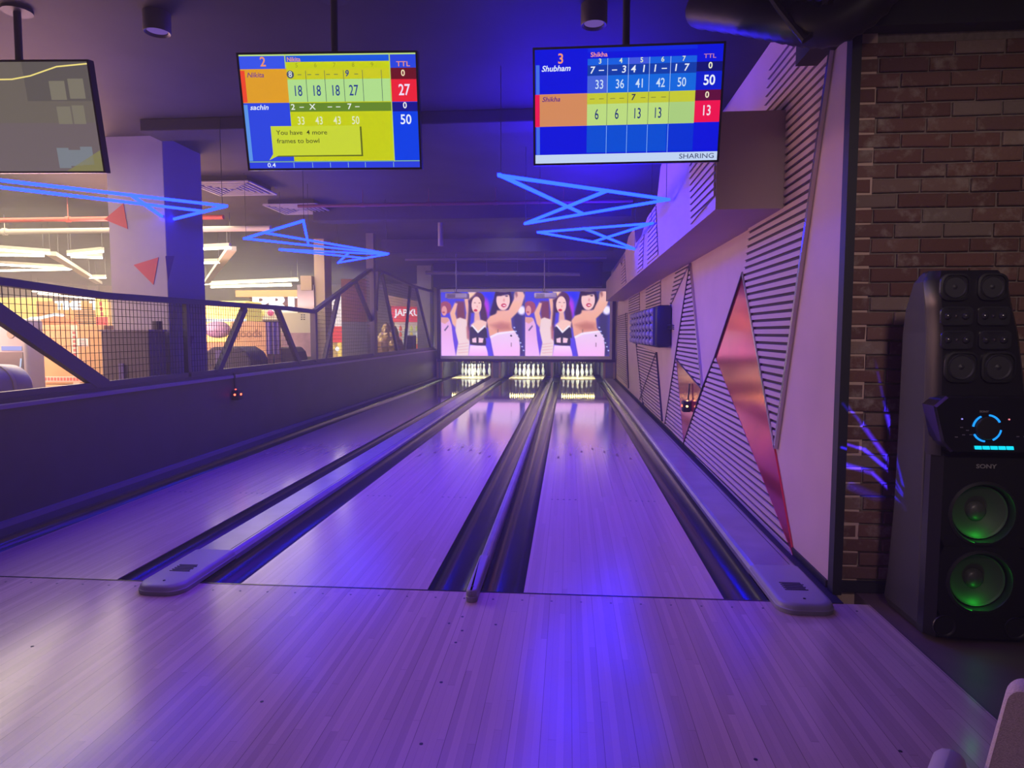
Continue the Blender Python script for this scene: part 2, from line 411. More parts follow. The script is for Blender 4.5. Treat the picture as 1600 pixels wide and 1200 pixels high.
# ---- right wall
WX = 2.74
wall = MB().box((WX, .19, -.12), (WX+.14, 20, H), pale).build('wall_right', kind='structure')
MB().box((2.728, .12, -.0), (2.775, .19, 2.95), black).build('trim_4', kind='structure')
MB().box((WX-.012, .22, 0), (WX, 17, .045), black).build('baseboard_right', kind='structure')
def wpt(px, py): p = at(px, py, X=WX); return (p.y, p.z)
A1, A2, A3, A4, A5 = wpt(1301, 95), wpt(1215, 700), wpt(1164, 426), wpt(1173, 356), wpt(1208, 100)
B2, B3, Cc = wpt(1120, 558), wpt(1242, 868), wpt(1070, 694)
E0, E1, E2, E4 = wpt(1080.5, 412), wpt(1099.5, 608), wpt(1058, 560), wpt(1041, 662)
def slat_panel(poly, x=WX, pitch=.054, gap=.021, thick=.014):
    zs = [p[1] for p in poly]; m = MB()
    m.prism([(x-.002, y, z) for y, z in poly], (-.002, 0, 0), slatback)
    z = math.floor(min(zs)/pitch)*pitch
    while z < max(zs):
        q = clip(clip(poly, 1, z, True), 1, z+pitch-gap, False) if z+pitch > min(zs) else []
        if len(q) >= 3: m.prism([(x-.004, y, zz) for y, zz in q], (-thick, 0, 0), slatm)
        z += pitch
    return m.build('slat_panel', wall)
def trim_line(a, b, w=.022, m=chrome, x=WX, name='metal_trim'):
    MB().bar((x-.012, a[0], a[1]), (x-.012, b[0], b[1]), .03, w, m, up=Vector((0, b[0]-a[0], b[1]-a[1])).cross(Vector((1, 0, 0)))).build(name, wall)
topz = 3.3
A1e = (A1[0]+(A1[0]-A2[0])/(A1[1]-A2[1])*(topz-A1[1]), topz)
A4e = (A3[0]+(A4[0]-A3[0])/(A4[1]-A3[1])*(topz-A3[1]), topz)
slat_panel([A2, A1e, A4e, A3])
slat_panel([Cc, B3, B2])
slat_panel([E0, E1, E2])
slat_panel([E2, Cc, E4])
slat_panel([wpt(995, 540), wpt(1027, 551), wpt(1036, 658), wpt(1001, 624)])
slat_panel([(12.93, 2.24), (10.43, 2.24), (10.35, 1.86), (12.9, 1.86)])
slat_panel([(9.3, 2.24), (7.26, 2.24), (7.21, 1.83), (9.3, 1.83)])
slat_panel([(6.39, 1.73), (4.74, 2.23), (5.8, 2.23)])
slat_panel([(16.6, .2), (13.2, .12), (13.2, 1.9), (16.6, 1.9)])
def red_panel(poly):
    MB().prism([(WX-.002, y, z) for y, z in poly], (-.012, 0, 0), redgl).build('red_glass_panel', wall)
red_panel([A3, B2, B3]); red_panel([E1, Cc, E2])
trim_line(A1e, A2, .028); trim_line(A3, B3 if False else A2, .026); trim_line(A3, B2, .016, slatback); trim_line(B2, E1, .016, slatback)
trim_line(E0, E1, .024); trim_line(E0, E4, .02, slatback); trim_line(E1, Cc, .012, slatback); trim_line(E2, E1, .014, slatback)
trim_line(wpt(1027, 551), wpt(1001, 624), .02, slatback); trim_line(wpt(1027, 551), wpt(1036, 658), .02, slatback)
trim_line((9.4, .05), (10.9, 1.2), .03, slatback); trim_line((12.6, .1), (13.6, 1.9), .04, slatback)
# boxed-out soffit along the right wall, with notched top
t = thing('wall_soffit', 'pale boxed soffit running along the upper right wall', 'soffit', (2.5, 1.16, 2.24))
t['kind'] = 'structure'
prof = [(1.16, 2.24), (14.5, 2.24), (14.5, 2.75), (9.6, 2.75), (9.2, 2.62), (8.9, 2.74), (7.9, 3.0), (6.9, 3.0), (6.6, 2.72), (5.9, 2.72), (5.2, 2.86), (4.3, 2.86), (4.0, 3.2), (3.2, 3.28), (2.4, 3.0), (1.16, 2.88)]
MB().prism([(2.28, y, z) for y, z in prof], (.46, 0, 0), mat('soffit_laminate', (.5, .36, .33), .55, noise=.04, nscale=3)).build('soffit_body', t)
def soffit_slats(poly):
    m = MB(); x = 2.28; m.prism([(x-.001, y, z) for y, z in poly], (-.002, 0, 0), slatback)
    zs = [p[1] for p in poly]; z = min(zs)
    while z < max(zs):
        q = clip(clip(poly, 1, z, True), 1, z+.034, False)
        if len(q) >= 3: m.prism([(x-.003, y, zz) for y, zz in q], (-.01, 0, 0), slatm)
        z += .054
    m.build('slat_panel', t)
soffit_slats([(1.17, 2.33), (1.17, 2.86), (2.2, 2.98), (2.05, 2.28)])
soffit_slats([(4.05, 2.27), (5.1, 2.27), (5.0, 2.84), (4.3, 2.84)])
soffit_slats([(5.6, 2.27), (6.3, 2.27), (5.9, 2.70), (5.5, 2.70)])
soffit_slats([(8.2, 2.27), (9.3, 2.27), (9.3, 2.6), (8.6, 2.8)])
# ---- brick wall facing the camera
def brick_wall():
    y = .19
    MB().box((2.775, y+.012, -.1), (6, y+.3, 2.95), mat('mortar', (.24, .19, .17), .9, noise=.2, nscale=30)).build('wall_front', kind='structure')
    m = MB(); h = .066; p = .0768; L = .236; rr = random.Random(2); k = 0; z = .07
    while z+h < 2.96:
        x = 2.776-(L*.5 if k % 2 else 0) - rr.uniform(0, .03)
        while x < 4.6:
            x0 = max(x, 2.776); x1 = x+L
            if x1-x0 > .03:
                d = rr.uniform(-.002, .004); j = lambda: rr.uniform(-.0025, .0025); i = .005
                f = [(x0+j(), y-d, z+j()), (x1+j(), y-d, z+j()), (x1+j(), y-d, z+h+j()), (x0+j(), y-d, z+h+j())]
                bk = [(x0, y+.015, z), (x1, y+.015, z), (x1, y+.015, z+h), (x0, y+.015, z+h)]
                fr = [(f[0][0]+i, f[0][1]-.004, f[0][2]+i), (f[1][0]-i, f[1][1]-.004, f[1][2]+i), (f[2][0]-i, f[2][1]-.004, f[2][2]-i), (f[3][0]+i, f[3][1]-.004, f[3][2]-i)]
                m.loft([bk, f, fr], BRICK)
            x += L+.011
        z += p; k += 1
    m.build('wall_brick_face', kind='structure')
    MB().box((2.775, .165, 0), (5, .19, .06), black).build('baseboard_front', kind='structure')
    MB().box((2.6, .1, 2.95), (6, .6, H), black).build('wall_bulkhead', kind='structure')
brick_wall()
# ---- half wall, left
t = MB().box((-2.95, -3, -.12), (-2.79, 17.3, .86), halfw).build('wall_left', kind='structure')
MB().box((-2.99, -3, .86), (-2.765, 17.32, .892), mat('half_wall_cap', (.22, .17, .26), .4)).build('trim_5', kind='structure')
MB().box((-2.93, -3, .892), (-2.83, 17.3, .925), halfw).build('trim_6', kind='structure')
# ---- back of the lanes
MB().box((-2.95, 20.0, -.1), (WX, 20.1, H), black).build('wall_back', kind='structure')
MB().box((-2.75, 16.6, 2.78), (2.28, 17.3, H-.02), mat('back_bulkhead', (.03, .028, .05), .6)).build('wall_bulkhead_back', kind='structure')
MB().box((-3.42, 17.35, -.05), (-2.97, 17.8, H), mat('concrete', (.36, .34, .31), .8, noise=.1, nscale=5)).build('pillar_end', kind='structure')
# ================================================================== PIN END
SY = 16.85
kick = mat('kickback_wood', (.55, .40, .24), .45)
kickp = mat('kickback_plastic', (.30, .30, .30), .4)
def kickback(x0, x1, label):
    t = thing('kickback', label, 'lane partition', ((x0+x1)/2, SY, 0), group='partitions between the pin decks')
    MB().box((x0, SY+.15, .001), (x1, YE, .62), black).build('side_board', t)
    w = x1-x0
    if w > .15:
        MB().box((x0+.01, SY+.08, .02), (x0+.07, SY+.15, .62), kick).build('edge_strip', t)
        MB().box((x1-.07, SY+.08, .02), (x1-.01, SY+.15, .62), kick).build('edge_strip', t)
        MB().box((x0+.075, SY+.1, .02), (x1-.075, SY+.15, .62), kickp).build('front_plate', t)
    else:
        MB().box((x0, SY+.1, .02), (x1, SY+.15, .62), kick).build('edge_strip', t)
kickback(-2.75, L1[0]-G+.03, 'striped wooden partition left of the left pin deck')
kickback(L1[1]+G-.02, L2[0]-G+.02, 'wide wooden partition between left and middle pin decks')
kickback(L2[1]+G, L3[0]-G, 'thin wooden partition post between middle and right pin decks')
kickback(L3[1]+G-.02, 2.72, 'wooden partition beside the right pin deck')
# flared ball guards at the gutter mouths
# curtain behind the pins
for nm, (a, b) in (('left', L1), ('middle', L2), ('right', L3)):
    m = MB(); n = 40; row = []
    for k in range(n+1):
        x = a-.2+(b-a+.4)*k/n; row.append((x, 19.4+.02*math.sin(k*1.7)))
    vs = [(x, y, z) for x, y in row for z in (0.02, .62)]
    m.add(vs, [(2*k, 2*k+2, 2*k+3, 2*k+1) for k in range(n)], black, True)
    tag(m.build('pit_curtain', origin=((a+b)/2, 19.4, .02)), 'black pit curtain behind the %s rack of pins' % nm, 'curtain')
# pins
def pin_mesh():
    p = [(.0257, 0), (.0285, .004), (.0355, .025), (.0455, .06), (.0535, .085), (.0597, .108), (.0605, .118), (.0590, .135), (.0530, .165), (.0440, .195), (.0345, .222), (.0275, .245),
         (.0238, .262), (.0233, .272), (.0240, .287), (.0265, .307), (.0300, .327), (.0322, .345), (.0310, .360), (.0260, .372), (.0165, .379), (0, .381)]
    m = MB(); m.lathe(p, (0, 0, 0), pinm, seg=20)
    o = m.build('body', pin0, local=True)
    r = MB()
    for z, rr in ((.262, .0247), (.284, .0250)): r.lathe([(rr-.002, z-.004), (rr, z-.0035), (rr, z+.0035), (rr-.002, z+.004)], (0, 0, 0), pinred, seg=20, cap=False)
    r.build('neck_stripe', pin0, local=True)
pin0 = thing('bowling_pin', '', 'bowling pin')
pin_mesh()
ROWS = [('head pin alone at the front', 0, 0), ('second row left', -.5, 1), ('second row right', .5, 1), ('third row left', -1, 2), ('third row centre', 0, 2), ('third row right', 1, 2),
        ('back row far left', -1.5, 3), ('back row inner left', -.5, 3), ('back row inner right', .5, 3), ('back row far right', 1.5, 3)]
first = True
for ln, (a, b) in (('left', L1), ('middle', L2), ('right', L3)):
    for nm, u, r in ROWS:
        o = pin0 if first else copy_tree(pin0); first = False
        o.location = ((a+b)/2+u*.3048, 18.29+r*.264, .0012); o.rotation_euler = (0, 0, u)
        o['label'] = 'white bowling pin on the %s lane, %s' % (ln, nm); o['category'] = 'bowling pin'
        o['group'] = 'pins racked on the %s lane' % ln
# lamps above the pin decks: rows of yellow-white LEDs on a rail
ledw = glow('pin_led', (1, .80, .22), 40)
for nm, (a, b) in (('left', L1), ('middle', L2), ('right', L3)):
    t = thing('pin_light', 'row of yellow lamps over the %s pin deck' % nm, 'light', ((a+b)/2, 17.2, .545))
    MB().box((a, 17.15, .545), (b, 17.25, .57), black).build('rail', t)
    m = MB()
    for k in range(16):
        x = a+.05+(b-a-.1)*k/15; m.lathe([(.016, 0), (.016, -.02), (.008, -.03), (0, -.032)], (x, 17.2, .545), ledw, seg=8)
    m.build('lamp_row', t)
    m = MB()
    for x in (a+.15, b-.15): m.box((x-.01, 17.19, .57), (x+.01, 17.21, 2.79), black)
    m.build('hanger', t)
    area('pin_lamp', ((a+b)/2, 17.27, .56), ((a+b)/2, 18.3, .1), .9, 42, (.94, 1, .74), .05)
# ---- projection screen
def paint(W=170, Hh=131):
    """a generic stage picture of four dancers, painted on a W x H grid in 1310 x 1010 units"""
    X, Yg = np.meshgrid(np.linspace(0, 1310, W), np.linspace(0, 1010, Hh)); img = np.zeros((Hh, W, 3))
    def put(mask, c):
        c = np.array(c, float)
        if c.ndim == 1: c = c[None, None, :]
        img[:] = img*(1-mask[..., None]) + c*mask[..., None]
    def ell(cx, cy, rx, ry, c, soft=.12):
        d = ((X-cx)/rx)**2+((Yg-cy)/ry)**2; put(np.clip((1-d)/soft*.5+.5, 0, 1), c)
    def pol(pts, c, soft=7.):
        pts = np.array(pts, float); ins = np.zeros(X.shape, bool); dist = np.full(X.shape, 1e9)
        for i in range(len(pts)):
            (x0, y0), (x1, y1) = pts[i], pts[(i+1) % len(pts)]
            cond = ((y0 > Yg) != (y1 > Yg)); xi = (x1-x0)*(Yg-y0)/((y1-y0) or 1e-9)+x0; ins ^= cond & (X < xi)
            dx, dy = x1-x0, y1-y0; tt = np.clip(((X-x0)*dx+(Yg-y0)*dy)/(dx*dx+dy*dy+1e-9), 0, 1)
            dist = np.minimum(dist, np.hypot(X-x0-tt*dx, Yg-y0-tt*dy))
        put(np.clip(np.where(ins, dist, -dist)/soft*.5+.5, 0, 1), c)
    grad = lambda c0, c1, a, b: (lambda t: np.array(c0)*(1-t)+np.array(c1)*t)(np.clip((Yg-a)/(b-a), 0, 1)[..., None])
    put(np.ones(X.shape), grad((62, 64, 205), (95, 70, 190), 0, 1000))
    pol([(1080, 0), (1310, 0), (1310, 1010), (1150, 1010)], (58, 52, 90), 60)
    ell(730, 60, 90, 90, (40, 50, 225), .8); ell(700, 260, 60, 160, (170, 60, 210), .7); ell(1260, 290, 60, 70, (235, 225, 255), .6)
    for k in range(7): ell(1150+k*24 % 150, 560+k*60, 14, 10, (190, 200, 245), .9)
    pol([(160, 520), (280, 600), (270, 1010), (190, 1010)], (98, 70, 205), 30)
    sk, sk2 = (232, 172, 140), (205, 138, 110)
    # far left dancer
    ell(70, 245, 95, 100, (150, 72, 88)); ell(52, 295, 42, 78, (214, 146, 138)); ell(42, 318, 20, 12, (175, 60, 70))
    pol([(0, 400), (130, 420), (165, 520), (190, 760), (230, 1010), (0, 1010)], grad((220, 165, 205), (232, 178, 236), 400, 1000)); pol([(0, 395), (110, 400), (130, 450), (60, 500), (0, 470)], (214, 150, 138))
    pol([(50, 600), (110, 525), (118, 540), (62, 615)], (60, 50, 90))
    # second dancer, arms up
    pol([(240, 150), (370, 150), (380, 430), (330, 470), (250, 440)], (118, 62, 66), 20)
    pol([(140, 330), (220, 170), (262, 180), (225, 340), (262, 470), (225, 560), (180, 500)], sk, 12); pol([(262, 420), (400, 430), (420, 560), (250, 560)], sk, 12)
    pol([(370, 110), (430, 100), (450, 300), (420, 560), (380, 520), (400, 330)], sk, 12)
    pol([(245, 430), (300, 400), (400, 440), (430, 640), (450, 800), (430, 1010), (230, 1010), (270, 800), (225, 600)], grad((228, 200, 196), (236, 205, 205), 430, 1000), 10)
    for k in range(4): pol([(270, 820+k*45), (430, 800+k*48), (430, 806+k*48), (270, 830+k*45)], (200, 160, 165), 6)
    pol([(400, 560), (430, 470), (452, 560), (445, 760), (410, 730)], (170, 100, 100), 16)
    # third dancer, black top
    ell(560, 130, 130, 130, (88, 52, 60)); pol([(445, 110), (650, 80), (720, 330), (740, 560), (640, 540), (610, 300), (470, 330), (440, 600), (420, 500)], (72, 45, 56), 18)
    pol([(430, 0), (560, 0), (520, 50), (440, 120)], (238, 196, 160), 16)
    ell(560, 205, 78, 132, (240, 196, 184)); ell(535, 170, 16, 7, (80, 50, 60)); ell(605, 172, 16, 7, (80, 50, 60)); ell(570, 230, 10, 16, (214, 150, 140), .6); ell(545, 290, 30, 20, (196, 52, 62))
    pol([(530, 325), (600, 310), (620, 440), (520, 470)], (224, 168, 150), 12)
    pol([(470, 520), (560, 440), (640, 440), (720, 470), (700, 640), (480, 640)], (238, 190, 172), 12)
    pol([(455, 560), (500, 540), (580, 640), (680, 540), (715, 580), (730, 730), (700, 840), (570, 850), (455, 820), (450, 700)], (52, 46, 60), 8)
    pol([(480, 530), (500, 520), (585, 618), (680, 525), (700, 540), (580, 650)], (235, 228, 235), 6); pol([(488, 735), (555, 715), (556, 800), (492, 795)], (236, 190, 205)); pol([(592, 718), (668, 730), (655, 800), (590, 800)], (236, 190, 205))
    pol([(455, 840), (700, 850), (760, 1010), (430, 1010)], grad((240, 205, 240), (236, 170, 232), 850, 1000), 8)
    pol([(700, 720), (760, 730), (810, 1010), (740, 1010)], (86, 70, 215), 10)
    # fourth dancer, nearest, arm across
    ell(975, 110, 140, 190, (52, 36, 50)); pol([(830, 120), (900, 60), (920, 330), (780, 400), (770, 330)], (50, 36, 52), 16); pol([(1060, 60), (1120, 150), (1110, 300), (1040, 330)], (50, 36, 52), 14)
    ell(975, 130, 105, 160, (238, 192, 184)); pol([(860, 0), (1080, 0), (1085, 40), (870, 70)], (48, 34, 48), 14)
    ell(935, 55, 26, 10, (70, 45, 55)); ell(1030, 68, 24, 10, (70, 45, 55)); ell(990, 130, 14, 26, (216, 150, 145), .6); ell(985, 212, 40, 30, (190, 44, 56)); ell(990, 214, 24, 8, (250, 225, 225))
    pol([(880, 290), (1010, 290), (1030, 400), (850, 400)], (222, 160, 140), 14)
    pol([(720, 450), (770, 380), (900, 330), (1060, 280), (1130, 140), (1180, 40), (1280, 0), (1310, 60), (1270, 200), (1190, 330), (1100, 420), (1110, 560), (1160, 640), (760, 700), (740, 560)], grad((236, 178, 150), (224, 156, 128), 100, 700), 12)
    pol([(780, 520), (950, 470), (1080, 500), (1100, 600), (900, 610)], (190, 116, 96), 40)
    ell(1215, 70, 70, 90, (230, 176, 158), .5); pol([(1160, 20), (1190, 0), (1200, 60), (1180, 90)], (150, 90, 90), 14)
    pol([(770, 700), (890, 640), (1150, 610), (1220, 720), (1240, 860), (1235, 1010), (830, 1010), (800, 860)], grad((226, 196, 226), (240, 178, 232), 650, 1000), 9)
    pol([(770, 700), (890, 640), (1150, 610), (1165, 630), (890, 672), (775, 730)], (238, 220, 236), 8)
    ell(1100, 690, 16, 16, (60, 45, 60)); pol([(1098, 800), (1106, 800), (1106, 860), (1098, 860)], (80, 60, 80)); pol([(890, 590), (897, 590), (897, 640), (890, 640)], (90, 60, 70))
    return np.clip(img, 0, 255)
def screen():
    t = thing('projection_screen', 'wide projection screen showing dancers above the pin decks', 'screen', (0, SY, .52))
    fr = MB(); x0, x1, z0, z1 = -2.70, 2.70, .53, 2.755
    fm = mat('screen_frame', (.05, .025, .06), .4)
    fr.box((x0, SY-.02, z0), (x1, SY+.08, z0+.085), fm); fr.box((x0, SY-.02, z1-.02), (x1, SY+.08, z1), fm)
    fr.box((x0, SY-.02, z0+.085), (x0+.1, SY+.08, z1-.02), fm); fr.box((x1-.1, SY-.02, z0+.085), (x1, SY+.08, z1-.02), fm)
    fr.build('frame', t, bevel=.008)
    MB().box((x0+.1, SY+.01, z0+.085), (x1-.1, SY+.05, z1-.02), mat('screen_fabric', (.8, .77, .8), .8)).build('fabric', t)
    img = paint(); Hh, W = img.shape[:2]
    lin = np.where(img <= 10, img/255/12.92, ((img/255+.055)/1.055)**2.4)*1.0
    m = MB(); cols = []
    pm = picture_mat()
    for xa, xb in ((-2.575, -.02), (-.005, 2.525)):
        X = np.linspace(xa, xb, W); Z = np.linspace(2.645, .71, Hh)
        vs = [(x, SY+.008, z) for z in Z for x in X]
        fs = [(r*W+c, r*W+c+1, (r+1)*W+c+1, (r+1)*W+c) for r in range(Hh-1) for c in range(W-1)]
        m.add(vs, fs, pm); cols.append(lin.reshape(-1, 3))
    o = m.build('picture', t)
    ca = o.data.color_attributes.new('picture', 'FLOAT_COLOR', 'POINT')
    c = np.concatenate([np.concatenate(cols), np.ones((len(m.v), 1))], axis=1).astype(np.float32)
    ca.data.foreach_set('color', c.ravel())
screen()
# ---- projectors
proj0 = None
for i, (px, lab) in enumerate(((-1.43, 'white ceiling projector hanging in front of the left half of the screen'), (.74, 'white ceiling projector hanging in front of the right half of the screen'))):
    z = 2.31
    if i == 0:
        t = proj0 = thing('projector', lab, 'projector', (px, 13.0, z), group='projectors on drop poles')
        pw = mat('projector_case', (.8, .78, .8), .45)
        MB().rbox((px-.27, 12.8, z-.055), (px+.27, 13.2, z+.065), .02, pw).build('case', t)
        MB().lathe([(.05, 0), (.05, .05), (.042, .052), (.03, .045), (0, .04)], (px+.15, 13.2, z), blackgl, axis='y', seg=16).build('lens', t)
        g = MB()
        for k in range(7): g.box((px-.22, 12.793, z-.04+k*.012), (px-.02, 12.80, z-.035+k*.012), grillm)
        g.build('vent', t)
        MB().tube([(px-.03, 13, z+.06), (px-.03, 13, H)], .014, rail, 8).build('pole', t)
        MB().box((px-.11, 12.95, z+.065), (px+.05, 13.05, z+.085), darkgrey).build('mount_plate', t)
        MB().tube([(px-.05, 13, z+.35), (px-.09, 13, z+.2), (px-.06, 13, z+.1), (px+.06, 13.02, z+.09), (px+.12, 13.15, z+.07)], .006, black, 6).build('cable', t)
    else:
        t = copy_tree(proj0); t.location.x = px; t['label'] = lab
# ================================================================== SCORE TVs
tvblack = mat('tv_bezel', (.02, .02, .022), .3)
def tv(loc, w, h, tilt, yaw, label, off=False):
    t = thing('score_monitor', label, 'monitor', loc, (0, 0, 0), 'score monitors above the foul line')
    R = Matrix.Rotation(yaw, 4, 'Z') @ Matrix.Rotation(tilt, 4, 'X')
    def xf(mb): mb.v = [tuple(R @ Vector(v)) for v in mb.v]; return mb
    b = MB(); e = .012
    b.box((-w/2-e, .0, -h/2-e), (w/2+e, .05, h/2+e), tvblack)
    for a, c in (((-w/2-e, -.008, -h/2-e), (-w/2, .0, h/2+e)), ((w/2, -.008, -h/2-e), (w/2+e, .0, h/2+e)), ((-w/2, -.008, -h/2-e), (w/2, .0, -h/2)), ((-w/2, -.008, h/2), (w/2, .0, h/2+e))): b.box(a, c, tvblack)
    xf(b).build('bezel', t, local=True)
    m = MB()
    m.box((-.06, .05, -.1), (.06, .12, .1), darkgrey); xf(m)
    top = R @ Vector((0, .1, 0)); m.tube([top, (0, top.y, H-loc[2])], .022, black, 10); m.lathe([(.09, 0), (.09, -.02)], (0, top.y, H-loc[2]), black, seg=16)
    m.build('ceiling_mount', t, local=True)
    s = MB()
    def P(u, v, d=0.): return R @ Vector((-w/2+u*w, -.0015-d, h/2-v*h))
    def rect(u0, v0, u1, v1, c, d=.0, s_=1.0):
        s.poly([P(u0, v0, d), P(u1, v0, d), P(u1, v1, d), P(u0, v1, d)], shown(*c, s_) if not off else c)
    def txt(body, u, v, size, c, d=.003, bold=.0, shear=0., sx=1., align='CENTER', s_=1.0):
        M = R @ Matrix.Translation(Vector((-w/2+u*w, -.0015-d, h/2-v*h))) @ Matrix.Rotation(PI/2, 4, 'X')
        s.text(body, size*h, shown(*c, s_), M, bold=bold*size*h*.5, shear=shear, sx=sx, align=align)
    return t, s, rect, txt, P
def tv2():
    t, s, rect, txt, P = tv((-.165, .6, 2.765), 1.075, .655, math.radians(11), math.radians(3), 'middle score monitor with yellow score sheet and speech bubble')
    B, Y_, LG = (40, 70, 225), (200, 210, 0), (178, 224, 140)
    rect(0, 0, 1, 1, B); rect(0, 0, 1, .012, (190, 225, 130), .0005)
    rect(0, .012, .265, .12, (52, 84, 235), .0005); txt('2', .135, .065, .115, (240, 150, 105), bold=.03)
    rect(.265, .012, .855, .062, (20, 90, 225), .0005); txt('Nikita', .272, .045, .052, (240, 160, 110), bold=.02, align='LEFT')
    rect(.265, .065, .855, .945, Y_, .0005)
    for k, c in enumerate('56789'): txt(c, .325+k*.107, .097, .052, (150, 160, 20), bold=.015)
    txt('TTL', .928, .095, .06, (240, 150, 120), bold=.02, sx=1.25)
    rect(0, .122, .265, .415, (226, 160, 30), .001); rect(0, .135, .025, .41, (240, 70, 40), .0015); txt('Nikita', .035, .175, .06, (120, 60, 130), bold=.03, shear=.25, align='LEFT', sx=1.1)
    rect(.265, .125, .855, .205, (205, 205, 20), .001); rect(.265, .215, .855, .41, LG, .001)
    rect(.855, .125, 1, .225, (105, 18, 30), .001); rect(.855, .22, 1, .415, (236, 34, 54), .001)
    txt('0', .925, .172, .075, (250, 235, 190), bold=.04); txt('27', .928, .318, .135, (245, 225, 250), bold=.03, sx=.8)
    for k in range(5): rect(.372+k*.1075-.001, .14, .374+k*.1075, .41, (60, 80, 90), .0015)
    n = (30, 60, 140)
    # circled split mark, then dashes
    ring = [P(.285+.021*math.cos(a*PI/10), .172+.034*math.sin(a*PI/10), .0015) for a in range(20)]; s.poly(ring[::-1], shown(70, 80, 110)); txt('8', .285, .172, .07, (225, 230, 230), bold=.02)
    for u in (.337, .393, .438, .500, .545, .660): rect(u-.011, .172, u+.011, .178, (70, 90, 90), .002)
    txt('9', .607, .17, .075, n, bold=.04, shear=.1)
    for u, q in ((.32, '18'), (.427, '18'), (.535, '18'), (.64, '27')): txt(q, u, .318, .13, n, bold=.015, sx=.68)
    rect(.265, .418, .855, .495, (100, 135, 35), .001); rect(.855, .42, 1, .5, (18, 20, 140), .001)
    rect(.0, .43, .022, .93, (90, 150, 235), .001); txt('sachin', .035, .455, .062, (225, 235, 255), bold=.035, shear=.25, align='LEFT', sx=1.15)
    for u, q in ((.285, '2'), (.397, 'X'), (.61, '7')): txt(q, u, .455, .07, (235, 240, 235), bold=.03, sx=1.15)
    for u in (.335, .497, .545, .655): rect(u-.013, .452, u+.013, .459, (235, 240, 235), .002)
    txt('0', .928, .45, .075, (240, 240, 240), bold=.04); txt('50', .93, .575, .12, (235, 240, 255), bold=.03, sx=.9)
    for u, q in ((.325, '33'), (.43, '43'), (.535, '43'), (.64, '50')): txt(q, u, .578, .1, (225, 230, 200), bold=.012, sx=.75)
    rect(.855, .5, 1, .935, (0, 64, 232), .001)
    rect(0, .935, 1, .945, (120, 170, 150), .0015); rect(0, .945, 1, 1, (40, 64, 225), .001)
    for u in (.26, .37, .475, .58, .68, .845): rect(u, .95, u+.003, .995, (150, 200, 190), .002)
    txt('0.4', .13, .972, .055, (225, 240, 255), bold=.02, sx=1.2)
    for u in (.262, .852): rect(u-.003, .0, u+.003, .945 if u > .5 else .12, (185, 210, 90), .0018)
    # speech bubble with drop shadow
    sh = shown(95, 105, 20)
    s.poly([P(.155, .63, .003), P(.672, .63, .003), P(.672, .895, .003), P(.155, .895, .003)], sh)
    s.poly([P(.145, .62, .0035), P(.662, .62, .0035), P(.662, .882, .0035), P(.175, .885, .0035), P(.12, .925, .0035), P(.145, .87, .0035)], shown(202, 216, 48))
    txt('You have  4 more', .175, .68, .058, (50, 55, 25), .005, bold=.012, align='LEFT', sx=1.15); txt('frames to bowl', .175, .755, .058, (50, 55, 25), .005, bold=.012, align='LEFT', sx=1.15)
    s.build('screen', t, local=True)
tv2()
